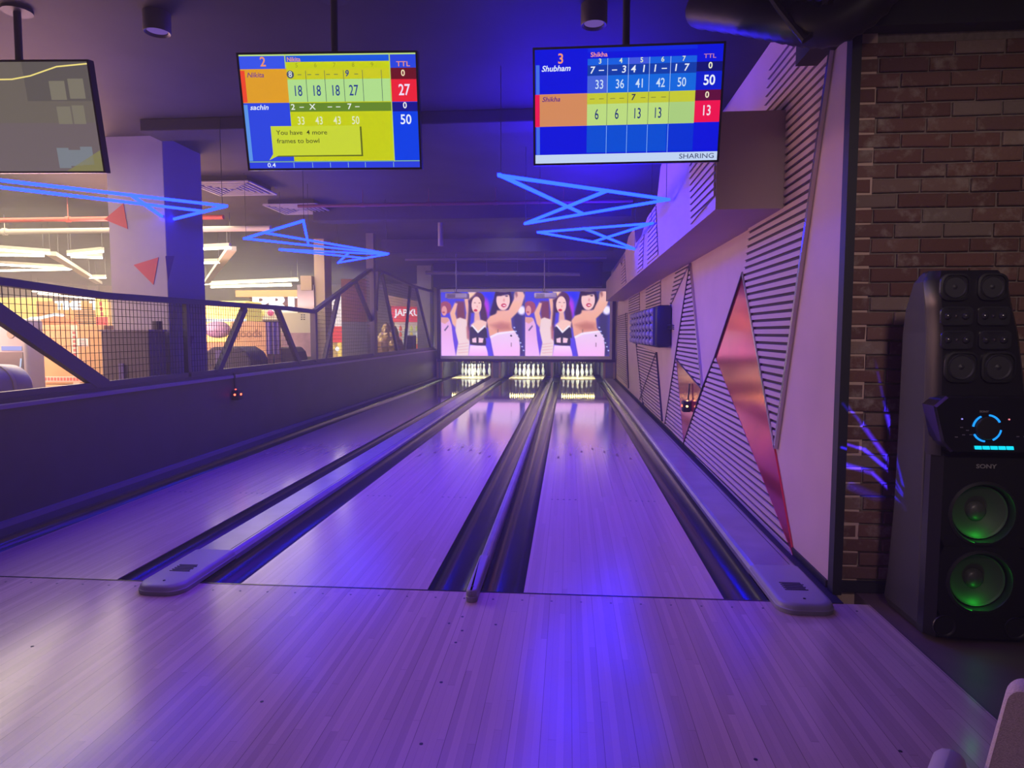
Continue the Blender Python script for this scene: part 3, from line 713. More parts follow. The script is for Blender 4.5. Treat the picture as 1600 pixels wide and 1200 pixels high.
def tv3():
    t, s, rect, txt, P = tv((1.635, .6, 2.755), 1.085, .635, math.radians(11), 0, 'right score monitor with blue score sheet reading SHARING')
    rect(0, 0, 1, 1, (6, 20, 220)); B1 = (0, 88, 222)
    txt('3', .14, .085, .12, (245, 150, 110), bold=.03); txt('Shikha', .3, .058, .055, (245, 150, 140), bold=.03, align='LEFT', sx=1.1)
    rect(.285, .0, .865, .035, (10, 40, 225), .0004); rect(.285, .09, .865, .145, (20, 96, 226), .0005); rect(.5, .09, .61, .145, (66, 90, 226), .0008)
    for k, c in enumerate('34567'): txt(c, .352+k*.111, .115, .06, (225, 235, 200), bold=.03)
    txt('TTL', .932, .1, .05, (205, 130, 150), bold=.02, sx=1.3)
    rect(.285, .145, .865, .235, (14, 60, 170), .0005); rect(.285, .235, .865, .385, (16, 104, 224), .0005); rect(.285, .235, .395, .385, (70, 100, 220), .0008)
    rect(.865, .145, 1, .225, (16, 18, 110), .0005); rect(.865, .225, 1, .375, (8, 30, 205), .0005)
    rect(.005, .13, .025, .92, (66, 110, 235), .0005); txt('Shubham', .035, .165, .07, (225, 235, 255), bold=.035, shear=.25, align='LEFT', sx=1.05)
    wt = (235, 240, 250)
    for u, q in ((.31, '7'), (.48, '3'), (.53, '4'), (.585, '1'), (.645, '1'), (.755, '1'), (.81, '7')): txt(q, u, .19, .085, wt, bold=.03, shear=.1, sx=1.05)
    for u in (.36, .43, .695): rect(u-.014, .187, u+.014, .195, wt, .002)
    for u, q in ((.35, '33'), (.46, '36'), (.568, '41'), (.678, '42'), (.79, '50')): txt(q, u, .315, .11, (205, 225, 250), bold=.015, sx=.75)
    txt('0', .937, .18, .075, (245, 245, 210), bold=.04); txt('50', .935, .305, .12, (235, 240, 255), bold=.04, sx=.9)
    # second bowler
    rect(.0, .385, .025, .67, (236, 24, 84), .001); rect(.025, .383, .285, .668, (214, 140, 92), .001); txt('Shikha', .037, .43, .06, (90, 30, 130), bold=.025, shear=.25, align='LEFT', sx=1.1)
    rect(.285, .385, .865, .48, (200, 204, 50), .001); rect(.285, .48, .865, .668, (190, 222, 128), .001); rect(.732, .48, .865, .668, (172, 208, 128), .0015)
    for u in (.312, .362, .423, .472, .587, .643, .697): rect(u-.013, .433, u+.013, .438, (90, 100, 60), .002)
    txt('7', .533, .432, .075, (24, 36, 90), bold=.04, shear=.1)
    for u, q in ((.338, '6'), (.447, '6'), (.557, '13'), (.668, '13')): txt(q, u, .575, .13, (20, 40, 120), bold=.012, sx=.62)
    rect(.865, .383, 1, .475, (94, 14, 60), .001); rect(.865, .475, 1, .662, (240, 20, 80), .001); txt('0', .928, .428, .075, (245, 235, 200), bold=.04); txt('13', .928, .565, .125, (245, 225, 240), bold=.025, sx=.72)
    rect(.285, .672, .865, .91, (0, 78, 214), .0005); rect(.72, .672, .865, .91, (0, 50, 214), .0008)
    for k in range(5):
        u = .393+k*.1115
        if k < 4: rect(u-.0012, .09, u+.0012, .385, (180, 205, 245), .0015); rect(u-.0012, .672, u+.0012, .92, (150, 190, 250), .0015); rect(u-.0012, .385, u+.0012, .668, (70, 90, 90), .002)
    rect(0, .922, 1, 1, (196, 216, 246), .001); txt('SHARING', .985, .962, .062, (70, 80, 120), bold=.012, align='RIGHT', sx=1.25)
    s.build('screen', t, local=True)
tv3()
def tv1():
    t, s, rect, txt, P = tv((-2.27, .6, 2.785), 1.1, .655, math.radians(11), math.radians(4), 'score monitor at the far left switched off, grey reflections painted on its screen', off=True)
    def g(r, gg, b): return mat('painted_glare_%d_%d_%d' % (r, gg, b), (.05, .05, .05), .14, em=s2l(r, gg, b), es=.8)  # screen is off: room reflections and glare painted as a faint glow
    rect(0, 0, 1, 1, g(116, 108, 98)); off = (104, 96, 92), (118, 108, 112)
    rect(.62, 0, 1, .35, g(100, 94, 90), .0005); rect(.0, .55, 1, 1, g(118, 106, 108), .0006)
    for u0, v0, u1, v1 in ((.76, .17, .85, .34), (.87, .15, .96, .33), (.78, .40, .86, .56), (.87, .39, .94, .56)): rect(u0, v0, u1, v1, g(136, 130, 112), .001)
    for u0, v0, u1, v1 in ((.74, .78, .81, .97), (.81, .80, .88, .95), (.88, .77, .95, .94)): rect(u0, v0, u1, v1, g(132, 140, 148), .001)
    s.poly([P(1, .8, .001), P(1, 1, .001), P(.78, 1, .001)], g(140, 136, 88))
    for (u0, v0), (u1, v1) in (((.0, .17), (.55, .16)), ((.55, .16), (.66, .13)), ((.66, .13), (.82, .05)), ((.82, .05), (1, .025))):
        s.poly([P(u0, v0, .0012), P(u1, v1, .0012), P(u1, v1-.013, .0012), P(u0, v0-.013, .0012)], shown(245, 225, 130))  # reflection of a cove light painted as a glowing line
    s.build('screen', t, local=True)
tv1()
# ================================================================== NEON TRIANGLES
NZ = 2.65
def neon_light(name_pts, bars, label, w=.024, nm=None):
    P = {k: at(px, py, Z=NZ) for k, (px, py) in name_pts.items()}
    def pt(k):
        if isinstance(k, str): return P[k]
        a, b, f = k; return P[a].lerp(P[b], f)
    c = sum(P.values(), Vector())/len(P)
    t = thing('neon_light', label, 'light', (c.x, c.y, NZ), group='blue light bars under the ceiling')
    for i, (a, b) in enumerate(bars):
        p, q = pt(a), pt(b); m = MB()
        z = Vector((0, 0, .0 + i*.002))
        m.bar(p+z, q+z, w, .024, nm or neon)
        m.build('light_bar', t)
    for k in P:
        MB().tube([P[k]*.97+c*.03, Vector((P[k].x*.97+c.x*.03, P[k].y*.97+c.y*.03, H))], .003, wirem, 5).build('hanging_wire', t)
neon_light(dict(a=(779, 274), b=(1046, 312), c=(820, 350)), [('a', 'b'), ('b', 'c'), ('c', ('a', 'b', .60)), ('a', ('b', 'c', .55))], 'large blue neon triangle above right lane, nearest the right score monitor')
neon_light(dict(a=(840, 363), b=(1020, 349), c=(993, 390)), [('a', 'b'), ('a', 'c'), ('b', ('a', 'c', .52)), ('c', ('a', 'b', .42))], 'small blue neon triangle further back beside the right soffit')
neon_light(dict(a=(381, 373), b=(474, 345), c=(482, 383), d=(607, 397)), [('a', 'b'), ('b', 'c'), ('a', 'd'), (('a', 'b', .36), 'd')], 'blue neon triangle with open tail above the left lane', nm=neon_soft)
neon_light(dict(a=(436, 390), b=(605, 398), c=(528, 411)), [('a', ('b', 'c', .4)), ('c', ('a', 'b', .63)), ('a', 'b'), ('b', 'c')], 'small blue neon triangle furthest back above the left lane', w=.022, nm=neon_soft)
neon_light(dict(a=(-120, 268), b=(354, 322), c=(262, 345), e=(-150, 276)), [('a', 'b'), ('b', 'c'), ('c', ('a', 'b', .63)), ('e', ('b', 'c', .36))], 'long blue neon triangle at far left over the half wall', nm=neon_soft)
# ================================================================== CEILING THINGS
def vent(c, label):
    t = thing('ceiling_vent', label, 'air vent', (c[0], c[1], 3.40), group='square ceiling air vents')
    vm = mat('vent_metal', (.40, .38, .42), .4, .3); s = .42
    f = MB()
    for k in range(1): 
        for a, b in (((-s, -s), (s, -s)), ((s, -s), (s, s)), ((s, s), (-s, s)), ((-s, s), (-s, -s))):
            f.bar((c[0]+a[0], c[1]+a[1], 3.41), (c[0]+b[0], c[1]+b[1], 3.41), .035, .02, vm)
    f.build('frame', t)
    m = MB()
    for r in (.34, .27, .20, .13, .06):
        for a, b in (((-r, -r), (r, -r)), ((r, -r), (r, r)), ((r, r), (-r, r)), ((-r, r), (-r, -r))):
            m.bar((c[0]+a[0], c[1]+a[1], 3.405), (c[0]+b[0], c[1]+b[1], 3.405), .02, .02, vm)
    m.build('louvre', t)
    MB().box((c[0]-s+.05, c[1]-s+.05, 3.42), (c[0]+s-.05, c[1]+s-.05, 3.5), black).build('duct_box', t)
vent((-3.35, 5.65), 'square louvred ceiling vent nearest the column')
vent((-3.05, 7.25), 'square louvred ceiling vent behind the first one')
for x, y, lab in ((-1.40, .82, 'round ceiling downlight above the dim grey and middle monitors'), (1.45, .95, 'round ceiling downlight above the right score monitor')):
    t = thing('downlight', lab, 'light', (x, y, 3.36), group='cylinder downlights near the front')
    MB().lathe([(.085, H-.001), (.085, 3.38), (.08, 3.372), (.066, 3.38), (.064, 3.41), (0, 3.41)], (x, y, 0), mat('downlight_case', (.06, .055, .065), .5), seg=24).build('case', t)
    MB().lathe([(.064, 3.388), (.05, 3.384), (0, 3.382)], (x, y, 0), glow('downlight_lens', (.30, .16, .75), .45), seg=24, cap=False).build('lens', t)
# beams, ducts and pipes painted black
for i, (y, z0, lab) in enumerate(((2.9, 3.38, 'black ceiling beam just behind the score monitors'), (7.4, 3.25, 'black ceiling beam above the neon triangles'), (11.5, 3.2, 'black ceiling beam nearest the screen'))):
    o = MB().box((-2.9, y, z0), (2.28, y+.35, H), ceilm).build('beam', kind='structure', bevel=.01)
def pipe(pts, r, label, m=None, coll=True):
    t = thing('pipe', label, 'pipe', pts[0])
    MB().tube(pts, r, m or ceilm, 10).build('run', t)
    if coll:
        c = MB()
        p0, p1 = Vector(pts[0]), Vector(pts[-1])
        for k in range(1, 5):
            q = p0.lerp(p1, k/5); d = (p1-p0).normalized()
            c.tube([q-d*.03, q+d*.03], r*1.3, m or ceilm, 10); c.tube([q, (q.x, q.y, H)], .006, m or ceilm, 6)
        c.build('hanger', t)
brown = mat('pipe_primer', (.16, .05, .05), .5)
pipe([(-2.7, 6.3, 3.28), (2.2, 6.3, 3.28)], .025, 'thin reddish sprinkler pipe crossing above the lanes', brown)
pipe([(-2.7, 12.9, 3.2), (2.2, 12.9, 3.2)], .03, 'grey pipe crossing the ceiling in front of the screen', rail)
pipe([(-2.6, 14.8, 3.05), (1.6, 14.8, 2.98)], .05, 'grey pipe sloping just above the screen', rail)
pipe([(-1.08, 9, 3.02), (-1.08, 9, 3.5)], .05, 'short vertical pipe stub hanging over the middle lane', rail, False)
pipe([(-16, 6.2, 3.12), (-3.8, 6.2, 3.12)], .035, 'red sprinkler pipe left of the column', mat('fire_red', (.62, .10, .07), .4))
pipe([(-16, 7.8, 3.2), (-3.8, 7.8, 3.2)], .05, 'pale conduit behind the red sprinkler pipe', mat('conduit', (.5, .47, .42), .5))
def duct():
    t = thing('flexible_duct', 'black ribbed flexible duct sagging above the brick wall corner', 'duct', (2.6, .05, 2.85))
    pts = [(2.1, .9, 3.42), (2.3, .5, 3.2), (2.45, .15, 3.0), (2.58, .02, 2.92), (2.72, -.05, 2.98), (2.84, -.1, 3.16), (2.95, -.1, 3.45)]
    fine = []
    for i in range(len(pts)-1):
        for k in range(8): fine.append(Vector(pts[i]).lerp(Vector(pts[i+1]), k/8))
    for _ in range(6): fine = [fine[0]]+[(fine[i-1]+fine[i]*2+fine[i+1])/4 for i in range(1, len(fine)-1)]+[fine[-1]]
    MB().tube(fine, [.10+(.008 if i % 2 else 0) for i in range(len(fine))], mat('duct_foil', (.02, .02, .024), .45), 16).build('hose', t)
    MB().tube([(2.2, .3, 3.45), (2.36, .1, 3.05), (2.46, .02, 2.86), (2.52, 0, 2.9), (2.6, -.06, 3.3), (2.6, -.06, 3.46)], .02, black, 8).build('cable', t)
duct()
for a, b, lab in (((1.1, 1.9, 3.1), (2.2, 1.9, 3.1), 'dark bracket arm behind the right score monitor'),):
    pipe([a, b], .03, lab, ceilm, False)
# ================================================================== WALL THINGS
def stud_panel():
    t = thing('studded_wall_unit', 'black boxy unit with rows of pale round studs on the pale right wall', 'wall unit', (2.62, 7.8, 1.2))
    MB().rbox((2.52, 6.05, 1.205), (2.74, 9.75, 1.80), .05, mat('unit_case', (.025, .024, .04), .45)).build('case', t)
    m = MB(); bar = mat('unit_bar', (.13, .12, .17), .4)
    for k in range(8):
        y = 6.3+k*.46; m.box((2.495, y-.10, 1.235), (2.522, y+.10, 1.77), bar)
    m.build('upright_bar', t)
    st = mat('stud_grey', (.36, .35, .42), .35)
    for k in range(8):
        for j in range(5):
            y = 6.3+k*.46; z = 1.28+j*.11
            MB().lathe([(.05, 0), (.045, -.02), (.025, -.034), (0, -.038)], (2.495, y, z), st, axis='x', seg=10).build('stud', t)
    c = MB()
    for k in range(3): c.tube([(2.68, 6.06, 1.47+k*.025), (2.7, 5.9, 1.47+k*.025), (2.74, 5.86, 1.46+k*.025)], .008, black, 6)
    c.build('cable', t)
stud_panel()
redled = glow('red_led', (1, .07, .03), 9); amber = glow('amber_led', (1, .5, .12), 9)
def sensor(p, side, label):
    """foul line sensor box on a strap; side +1: body sticks out toward +X"""
    t = thing('foul_sensor', label, 'sensor', p, group='foul line sensor boxes')
    x, y, z = p
    MB().rbox((x-.045, y-.065, z-.07), (x+.045, y+.065, z+.055), .012, black).build('body', t)
    MB().bar((x-side*.02, y, z+.05), (x-side*.035, y, z+.26), .035, .012, black, up=(1, 0, 0)).build('strap', t)
    m = MB(); m.lathe([(.012, 0), (.012, -.006), (0, -.008)], (x+.0*side, y-.065, z), redled if side > 0 else amber, axis='y', seg=10); m.build('indicator_lamp', t)
    m = MB(); m.lathe([(.009, 0), (.009, .006), (0, .008)], (x-.01*side, y-.02, z+.058), redled if side > 0 else amber, seg=10); m.box((x+side*.046, y-.02, z-.01), (x+side*.05, y+.01, z+.012), redled); m.build('side_lamp', t)
pl = at(371, 616, X=-2.735); sensor((pl.x, pl.y, pl.z), 1, 'black sensor box with red lamps hanging on the half wall')
pr = at(1072, 634, X=2.675); sensor((pr.x, pr.y, pr.z), -1, 'black sensor box with amber lamp in front of the small red glass panel')
# ================================================================== FENCE
FX = -2.88
def fence():
    t = thing('mesh_fence', 'dark steel fence with diagonal braces and wire mesh on the half wall', 'fence', (FX, 7, .925))
    def W(px, py): p = at(px, py, X=FX); return (p.y, p.z)
    def br(a, b, nm='brace', w=.085, h=.06): MB().bar((FX, a[0], a[1]), (FX, b[0], b[1]), w, h, fencem, up=(1, 0, 0)).build(nm, t)
    r0 = W(0, 440); r1 = W(160, 462); r3 = W(450, 482); r4 = W(490, 487); pk = W(577, 422)
    ext = (-1.5, 1.86)
    for a, b in ((ext, r0), (r0, r1), (r1, r3), (r3, r4), (r4, pk), (pk, W(591, 422)), (W(591, 422), W(645, 447)), (W(645, 447), (16.9, 2.68))): br(a, b, 'top_rail', .06, .075)
    br((-1.5, .95), (17.2, .95), 'bottom_rail', .05, .05)
    br((r4[0], .93), (r4[0], r4[1]), 'post', .09, .09); br((pk[0]+.12, .93), (pk[0]+.12, 3.5), 'post', .14, .16); br((16.95, .93), (16.95, 2.75), 'post', .08, .08)
    br((3.55, .93), (3.55, 1.74), 'post', .05, .05); br((10.9, 1.9), (11.05, 2.75), 'post', .08, .08)
    br((.69, 1.79), W(163, 604), 'brace', .125, .06)
    for a, b in (((382, 481), (335, 592)), ((432, 481), (468, 570)), ((529, 460), (506, 566)), ((555, 440), (581, 503)), ((597, 428), (621, 551)), ((641, 447), (632, 549)), ((650, 448), (674, 548)), ((590, 430), (584, 500))):
        br(W(*a), W(*b))
    panels = [[(1.0, 1.80), (2.2, 1.74), (3.55, 1.74), (3.55, .95), (2.13, .95), (1.0, 1.55)], [(3.55, .95), (3.55, 1.74), (4.8, 1.76), (5.8, 1.77), (6.55, .95)],
              [r4, (r4[0], .95), (pk[0], .95), (pk[0], pk[1])], [(pk[0]+.2, .95), (pk[0]+.2, 2.7), (14.7, 2.64), (16.5, .95)]]
    for poly in panels:
        m = MB(); ys = [p[0] for p in poly]; zs = [p[1] for p in poly]
        y = min(ys)+.03
        while y < max(ys):
            s = span(poly, 0, y)
            if s: m.bar((FX, y, s[0]), (FX, y, s[1]), .0042, .0042, wirem, up=(1, 0, 0))
            y += .056
        z = .97
        while z < max(zs):
            s = span(poly, 1, z)
            if s: m.bar((FX, s[0], z), (FX, s[1], z), .0042, .0042, wirem)
            z += .066
        m.build('wire_mesh', t)
fence()
# ================================================================== PARTY SPEAKER
def speaker():
    t = thing('party_speaker', 'tall black party speaker with green lit woofers in front of the brick wall', 'loudspeaker', (3.17, -.2, 0))
    case = mat('speaker_case', (.03, .027, .035), .5, bump=.15, bscale=300); front = mat('speaker_front', (.014, .013, .017), .32); cone = mat('driver_cone', (.035, .035, .042), .5); rub = mat('driver_rubber', (.02, .02, .023), .38)
    shiny = mat('horn_gloss', (.03, .03, .036), .16, coat=.6)
    rings = []
    for z, xl, xr, yf, yb in ((0, 2.965, 3.41, -.33, .015), (.05, 2.945, 3.425, -.335, .02), (.2, 2.94, 3.42, -.335, -.02), (.55, 2.938, 3.40, -.335, -.06), (.9, 2.935, 3.375, -.335, -.075), (1.41, 2.925, 3.295, -.335, -.10), (1.52, 2.915, 3.265, -.335, -.14), (1.64, 2.9, 3.235, -.335, -.235), (1.69, 2.915, 3.22, -.335, -.29)):
        rings.append([(xl, yb, z), (xl, yf, z), (xr, yf, z), (xr, yb, z)])
    MB().loft(rings, case).build('cabinet', t, bevel=.012)
    YF = -.41
    f = MB()   # upper baffle
    def sec(z, xl, xr, yf=YF): return [(xl, -.332, z), (xl+.006, yf+.03, z), (xl+.03, yf, z), (xr-.03, yf, z), (xr-.006, yf+.03, z), (xr, -.332, z)]
    f.loft([sec(.86, 2.94, 3.378), sec(1.1, 2.932, 3.345), sec(1.41, 2.926, 3.294), sec(1.52, 2.916, 3.264), sec(1.64, 2.9, 3.236), sec(1.688, 2.92, 3.216, -.38)], front, True); f.build('upper_baffle', t)
    lo = MB()  # lower baffle with two round openings
    def cell(x0, x1, z0, z1, cx, cz, r):
        n = 32; o = []; i = []; bk = []
        for k in range(n):
            a = 2*PI*k/n; c, s = math.cos(a), math.sin(a)
            tt = min(((x1-cx)/c if c > 1e-6 else (x0-cx)/c if c < -1e-6 else 1e9), ((z1-cz)/s if s > 1e-6 else (z0-cz)/s if s < -1e-6 else 1e9))
            o.append((cx+c*tt, YF, cz+s*tt)); i.append((cx+c*r, YF-.004, cz+s*r)); bk.append((cx+c*(r-.012), YF+.074, cz+s*(r-.012)))
        lo.add(o+i+bk, [(k, (k+1) % n, n+(k+1) % n, n+k) for k in range(n)]+[(n+k, n+(k+1) % n, 2*n+(k+1) % n, 2*n+k) for k in range(n)], front)
    xa, xb = 2.985, 3.375
    W1, W2 = (3.16, .60), (3.165, .285)
    cell(xa, xb, .445, .86, *W1, .135); cell(xa, xb, .12, .445, *W2, .135)
    for x, q in ((xa, 2.942), (xb, 3.41)):
        lo.loft([[(q, -.332, z), (q+(.006 if q < 3 else -.006), YF+.04, z), (x, YF, z), (x, -.332, z)] for z in (.02, .86)], front)
    lo.box((xa, YF, .02), (xb, -.332, .12), front); lo.build('lower_baffle', t)
    # drivers
    def rr(cx, cz, w, h, r, y, n=6):
        pts = []
        for sx, sz, a0 in ((1, 1, 0), (-1, 1, PI/2), (-1, -1, PI), (1, -1, 1.5*PI)):
            for k in range(n+1):
                a = a0+PI/2*k/n; pts.append((cx+sx*(w/2-r)+r*math.cos(a), y, cz+sz*(h/2-r)+r*math.sin(a)))
        return pts
    for cx, cz, w in ((2.992, 1.612, .125), (3.148, 1.612, .125), (3.035, 1.26, .145), (3.19, 1.26, .145)):
        d = MB(); d.loft([rr(cx, cz, w, w*.94, w*.3, YF+.002), rr(cx, cz, w, w*.94, w*.3, YF-.012), rr(cx, cz, w-.016, w*.94-.016, w*.27, YF-.014), rr(cx, cz, w-.02, w*.94-.02, w*.26, YF-.006)], rub, True)
        o = d.build('midrange_driver', t); c = MB(); r = w*.40
        c.lathe([(r, -.007), (r*.93, -.013), (r*.82, -.006), (r*.4, .0), (r*.36, -.004), (0, -.012)], (cx, YF, cz), cone, axis='y', seg=24); c.build('cone', o)
    for cx, cz in ((3.005, 1.485), (3.16, 1.485), (3.012, 1.38), (3.17, 1.38)):
        d = MB(); d.loft([rr(cx, cz, .135, .082, .022, YF+.002), rr(cx, cz, .135, .082, .022, YF-.010), rr(cx, cz, .125, .072, .02, YF-.012), rr(cx, cz, .06, .045, .018, YF-.003)], shiny, True)
        o = d.build('horn_tweeter', t); c = MB()
        for sx in (-1, 1): c.lathe([(.017, -.004), (.015, -.012), (.008, -.018), (0, -.02)], (cx+sx*.038, YF, cz), shiny, axis='y', seg=14)
        c.lathe([(.008, -.004), (.006, -.008), (0, -.009)], (cx, YF, cz), chrome, axis='y', seg=10); c.build('phase_plug', o)
    coneg = mat('woofer_cone', (.05, .055, .05), .5)
    for cx, cz in (W1, W2):
        d = MB(); d.lathe([(.150, .001), (.148, -.008), (.136, -.012), (.131, -.004), (.129, .03), (.122, .07)], (cx, YF, cz), rub, axis='y', seg=40, cap=False)
        o = d.build('woofer', t)
        c = MB(); prof = []
        for k in range(19):
            q = k/18; r = .116*(1-q)+.036*q; prof.append((r, .022+.036*q+(.0016 if k % 2 else 0)))
        prof = [(.124, .030), (.120, .018)]+prof
        c.lathe(prof, (cx, YF, cz), coneg, axis='y', seg=40, cap=False); co = c.build('woofer_cone', o)
        MB().lathe([(.044, .056), (.041, .040), (.028, .030), (0, .026)], (cx, YF, cz), mat('dust_cap', (.06, .065, .06), .4), axis='y', seg=24).build('dust_cap', co)
        l = bpy.data.lights.new('woofer_led', 'POINT'); l.energy = .10; l.color = (.02, 1, .05); l.shadow_soft_size = .012
        lo_ = bpy.data.objects.new('woofer_led', l); COL.objects.link(lo_); lo_.location = (cx+.005, YF-.004, cz-.095)
        MB().box((cx-.03, YF-.016, cz-.139), (cx+.03, YF-.006, cz-.128), rub).build('trim_notch', o)
    # bass ports
    for x in (3.02, 3.33):
        MB().lathe([(.052, -.001), (.05, -.006), (.044, -.004), (.036, .004)], (x, YF, .075), rub, axis='y', seg=20).build('bass_port', t)
    # console
    c = MB(); fc = [(2.905, 1.09), (2.955, 1.135), (3.36, 1.135), (3.405, 1.085), (3.365, .93), (3.33, .885), (2.985, .885), (2.945, .93)]
    cx0, cz0 = 3.15, 1.0
    big = [(x, YF-.045, z) for x, z in fc]; bk = [(x, YF+.05, z) for x, z in fc]; sm = [(cx0+(x-cx0)*.97, YF-.058, cz0+(z-cz0)*.94) for x, z in fc]
    c.loft([bk, big, sm], mat('console_gloss', (.012, .011, .016), .18, coat=.4)); co = c.build('console', t)
    YC = YF-.0585
    ringg = shown(30, 150, 255, 1.3); rc = (3.125, .995)
    m = MB()
    for a0 in (28, 118, 208, 298):
        pts = [(rc[0]+.058*math.cos(math.radians(a0+k*5.5)), YC-.002, rc[1]+.058*math.sin(math.radians(a0+k*5.5))) for k in range(11)]
        m.tube(pts, .0042, ringg, 6)
    m.build('ring_light', co)
    MB().lathe([(.05, 0), (.05, -.010), (.046, -.014), (0, -.015)], (rc[0], YC, rc[1]), rub, axis='y', seg=28).build('dial', co)
    for k in range(5):
        x = 3.08+k*.033; MB().prism([(x, YC, .902), (x+.027, YC, .902), (x+.024, YC, .917), (x-.003, YC, .917)], (0, -.006, 0), shown(20, 215, 240, 1.2)).build('lit_button', co)
    m = MB(); m.lathe([(.0035, 0), (.0035, -.003), (0, -.004)], (3.02, YC, 1.035), shown(160, 150, 255), axis='y', seg=8); m.build('blue_lamp', co)
    m = MB(); m.lathe([(.0035, 0), (.0035, -.003), (0, -.004)], (3.215, YC, 1.035), shown(255, 140, 150), axis='y', seg=8); m.build('red_lamp', co)
    m = MB()
    for x, z in ((3.0, .955), (3.03, .965), (3.06, .966), (3.045, .985), (3.02, .998), (3.255, .96), (3.285, .96)): m.box((x-.006, YC-.001, z-.002), (x+.006, YC, z+.002), rail)
    m.build('button_mark', co)
    grey = mat('badge_silver', (.45, .44, .46), .35, .5)
    Mx = lambda x, y, z: Matrix.Translation((x, y, z)) @ Matrix.Rotation(PI/2, 4, 'X')
    MB().text('SONY', .026, grey, Mx(3.165, YF-.0015, .815), depth=.001, bold=.0006, sx=1.25).build('badge', t)
    MB().text('SONY', .012, grey, Mx(3.11, YC-.0012, 1.068), depth=.0005, bold=.0003, sx=1.2).build('small_badge', co)
speaker()
# light the speaker throws on the bricks beside it: a spot with a slotted gobo
def streaks():
    o = spot('streak_light', (2.83, -.42, .60), (2.84, .19, .80), 230, (.04, .02, 1), 62, .3, .004)
    l = o.data; l.use_nodes = True; nt = l.node_tree; L = nt.links.new
    em = nt.nodes['Emission']
    def M(op, a, b=None, c=None):
        n = node(nt, 'ShaderNodeMath', operation=op)
        for i, q in enumerate((a, b, c)):
            if q is None: continue
            if isinstance(q, (int, float)): n.inputs[i].default_value = q
            else: L(q, n.inputs[i])
        return n.outputs[0]
    S = o.location
    gm = node(nt, 'ShaderNodeNewGeometry'); sp = node(nt, 'ShaderNodeSeparateXYZ'); L(gm.outputs['Incoming'], sp.inputs[0])
    k = .19-S.y
    X = M('ADD', S.x, M('MULTIPLY', M('DIVIDE', sp.outputs[0], sp.outputs[1]), k)); Z = M('ADD', S.z, M('MULTIPLY', M('DIVIDE', sp.outputs[2], sp.outputs[1]), k))
    tot = None
    for (x0, y0), (x1, y1), w, br in (((1306, 612), (1348, 664), .011, .35), ((1348, 664), (1402, 738), .016, 1), ((1366, 556), (1386, 650), .010, .3), ((1384, 640), (1404, 712), .016, 1),
                                      ((1304, 688), (1350, 702), .010, .8), ((1350, 702), (1402, 746), .013, 1), ((1320, 726), (1362, 738), .018, .5), ((1362, 738), (1398, 772), .013, .9), ((1330, 760), (1380, 782), .03, .12)):
        a, b = at(x0, y0, Y=.19), at(x1, y1, Y=.19); bx, bz = b.x-a.x, b.z-a.z; l2 = bx*bx+bz*bz
        dx = M('SUBTRACT', X, a.x); dz = M('SUBTRACT', Z, a.z)
        n = node(nt, 'ShaderNodeClamp'); L(M('DIVIDE', M('ADD', M('MULTIPLY', dx, bx), M('MULTIPLY', dz, bz)), l2), n.inputs[0]); tt = n.outputs[0]
        ex = M('SUBTRACT', dx, M('MULTIPLY', tt, bx)); ez = M('SUBTRACT', dz, M('MULTIPLY', tt, bz))
        d = M('SQRT', M('ADD', M('MULTIPLY', ex, ex), M('MULTIPLY', ez, ez)))
        v = M('MULTIPLY', M('MAXIMUM', M('SUBTRACT', 1.0, M('DIVIDE', d, w)), 0.0), br)
        tot = v if tot is None else M('MAXIMUM', tot, v)
    L(tot, em.inputs['Strength'])
streaks()
# ================================================================== CHAIR at the near right corner
def chair():
    t = thing('tub_chair', 'pale fabric chair cut off by the near right edge', 'chair', (0, 0, 0), (0, 0, math.radians(-36)))
    cw = at(1577, 1080, Z=.66); a_ = math.radians(-36); lx, ly = -.2, .04
    t.location = (cw.x-(lx*math.cos(a_)-ly*math.sin(a_)), cw.y-(lx*math.sin(a_)+ly*math.cos(a_)), 0)
    fab = mat('chair_fabric', (.62, .53, .52), .9, noise=.14, nscale=260, bump=.3, bscale=420); shell = mat('chair_shell', (.50, .46, .50), .35)
    b = MB()
    def ring(y0, lean, sc, m_=12):
        pts = []
        W, z0, z1, r = .26, .32, .675, .035
        for sx, sz, a0 in ((1, 1, 0), (-1, 1, PI/2), (-1, -1, PI), (1, -1, 1.5*PI)):
            for k in range(m_//2+1):
                a = a0+PI/2*k/(m_//2); z = (z1-r if sz > 0 else z0+r)+r*math.sin(a)*sc; x = sx*(W-r)+r*math.cos(a)*sc
                x *= 1.0-.22*(z-z0)/(z1-z0)
                pts.append((x, y0-lean*(z-z0), z))
        return pts
    b.loft([ring(.058, -.12, .8), ring(.048, -.12, 1), ring(.004, -.12, 1), ring(-.006, -.12, .8)], fab, True); b.build('backrest', t, local=True)
    s = MB().rbox((-.27, -.44, .34), (.27, .02, .45), .05, fab, 3); s.build('seat', t, local=True)
    a = MB().rbox((-.33, -.40, .30), (-.262, .05, .50), .033, shell, 3); a.build('arm_shell', t, local=True)
    a = MB().rbox((.262, -.40, .30), (.33, .05, .50), .033, shell, 3); a.build('arm_shell', t, local=True)
    for sx in (-1, 1):
        for y in (-.38, .02): MB().tube([(sx*.22, y, .35), (sx*.26, y+(.05 if y > 0 else -.05), 0)], [.018, .012], darkgrey, 10).build('leg', t, local=True)
chair()
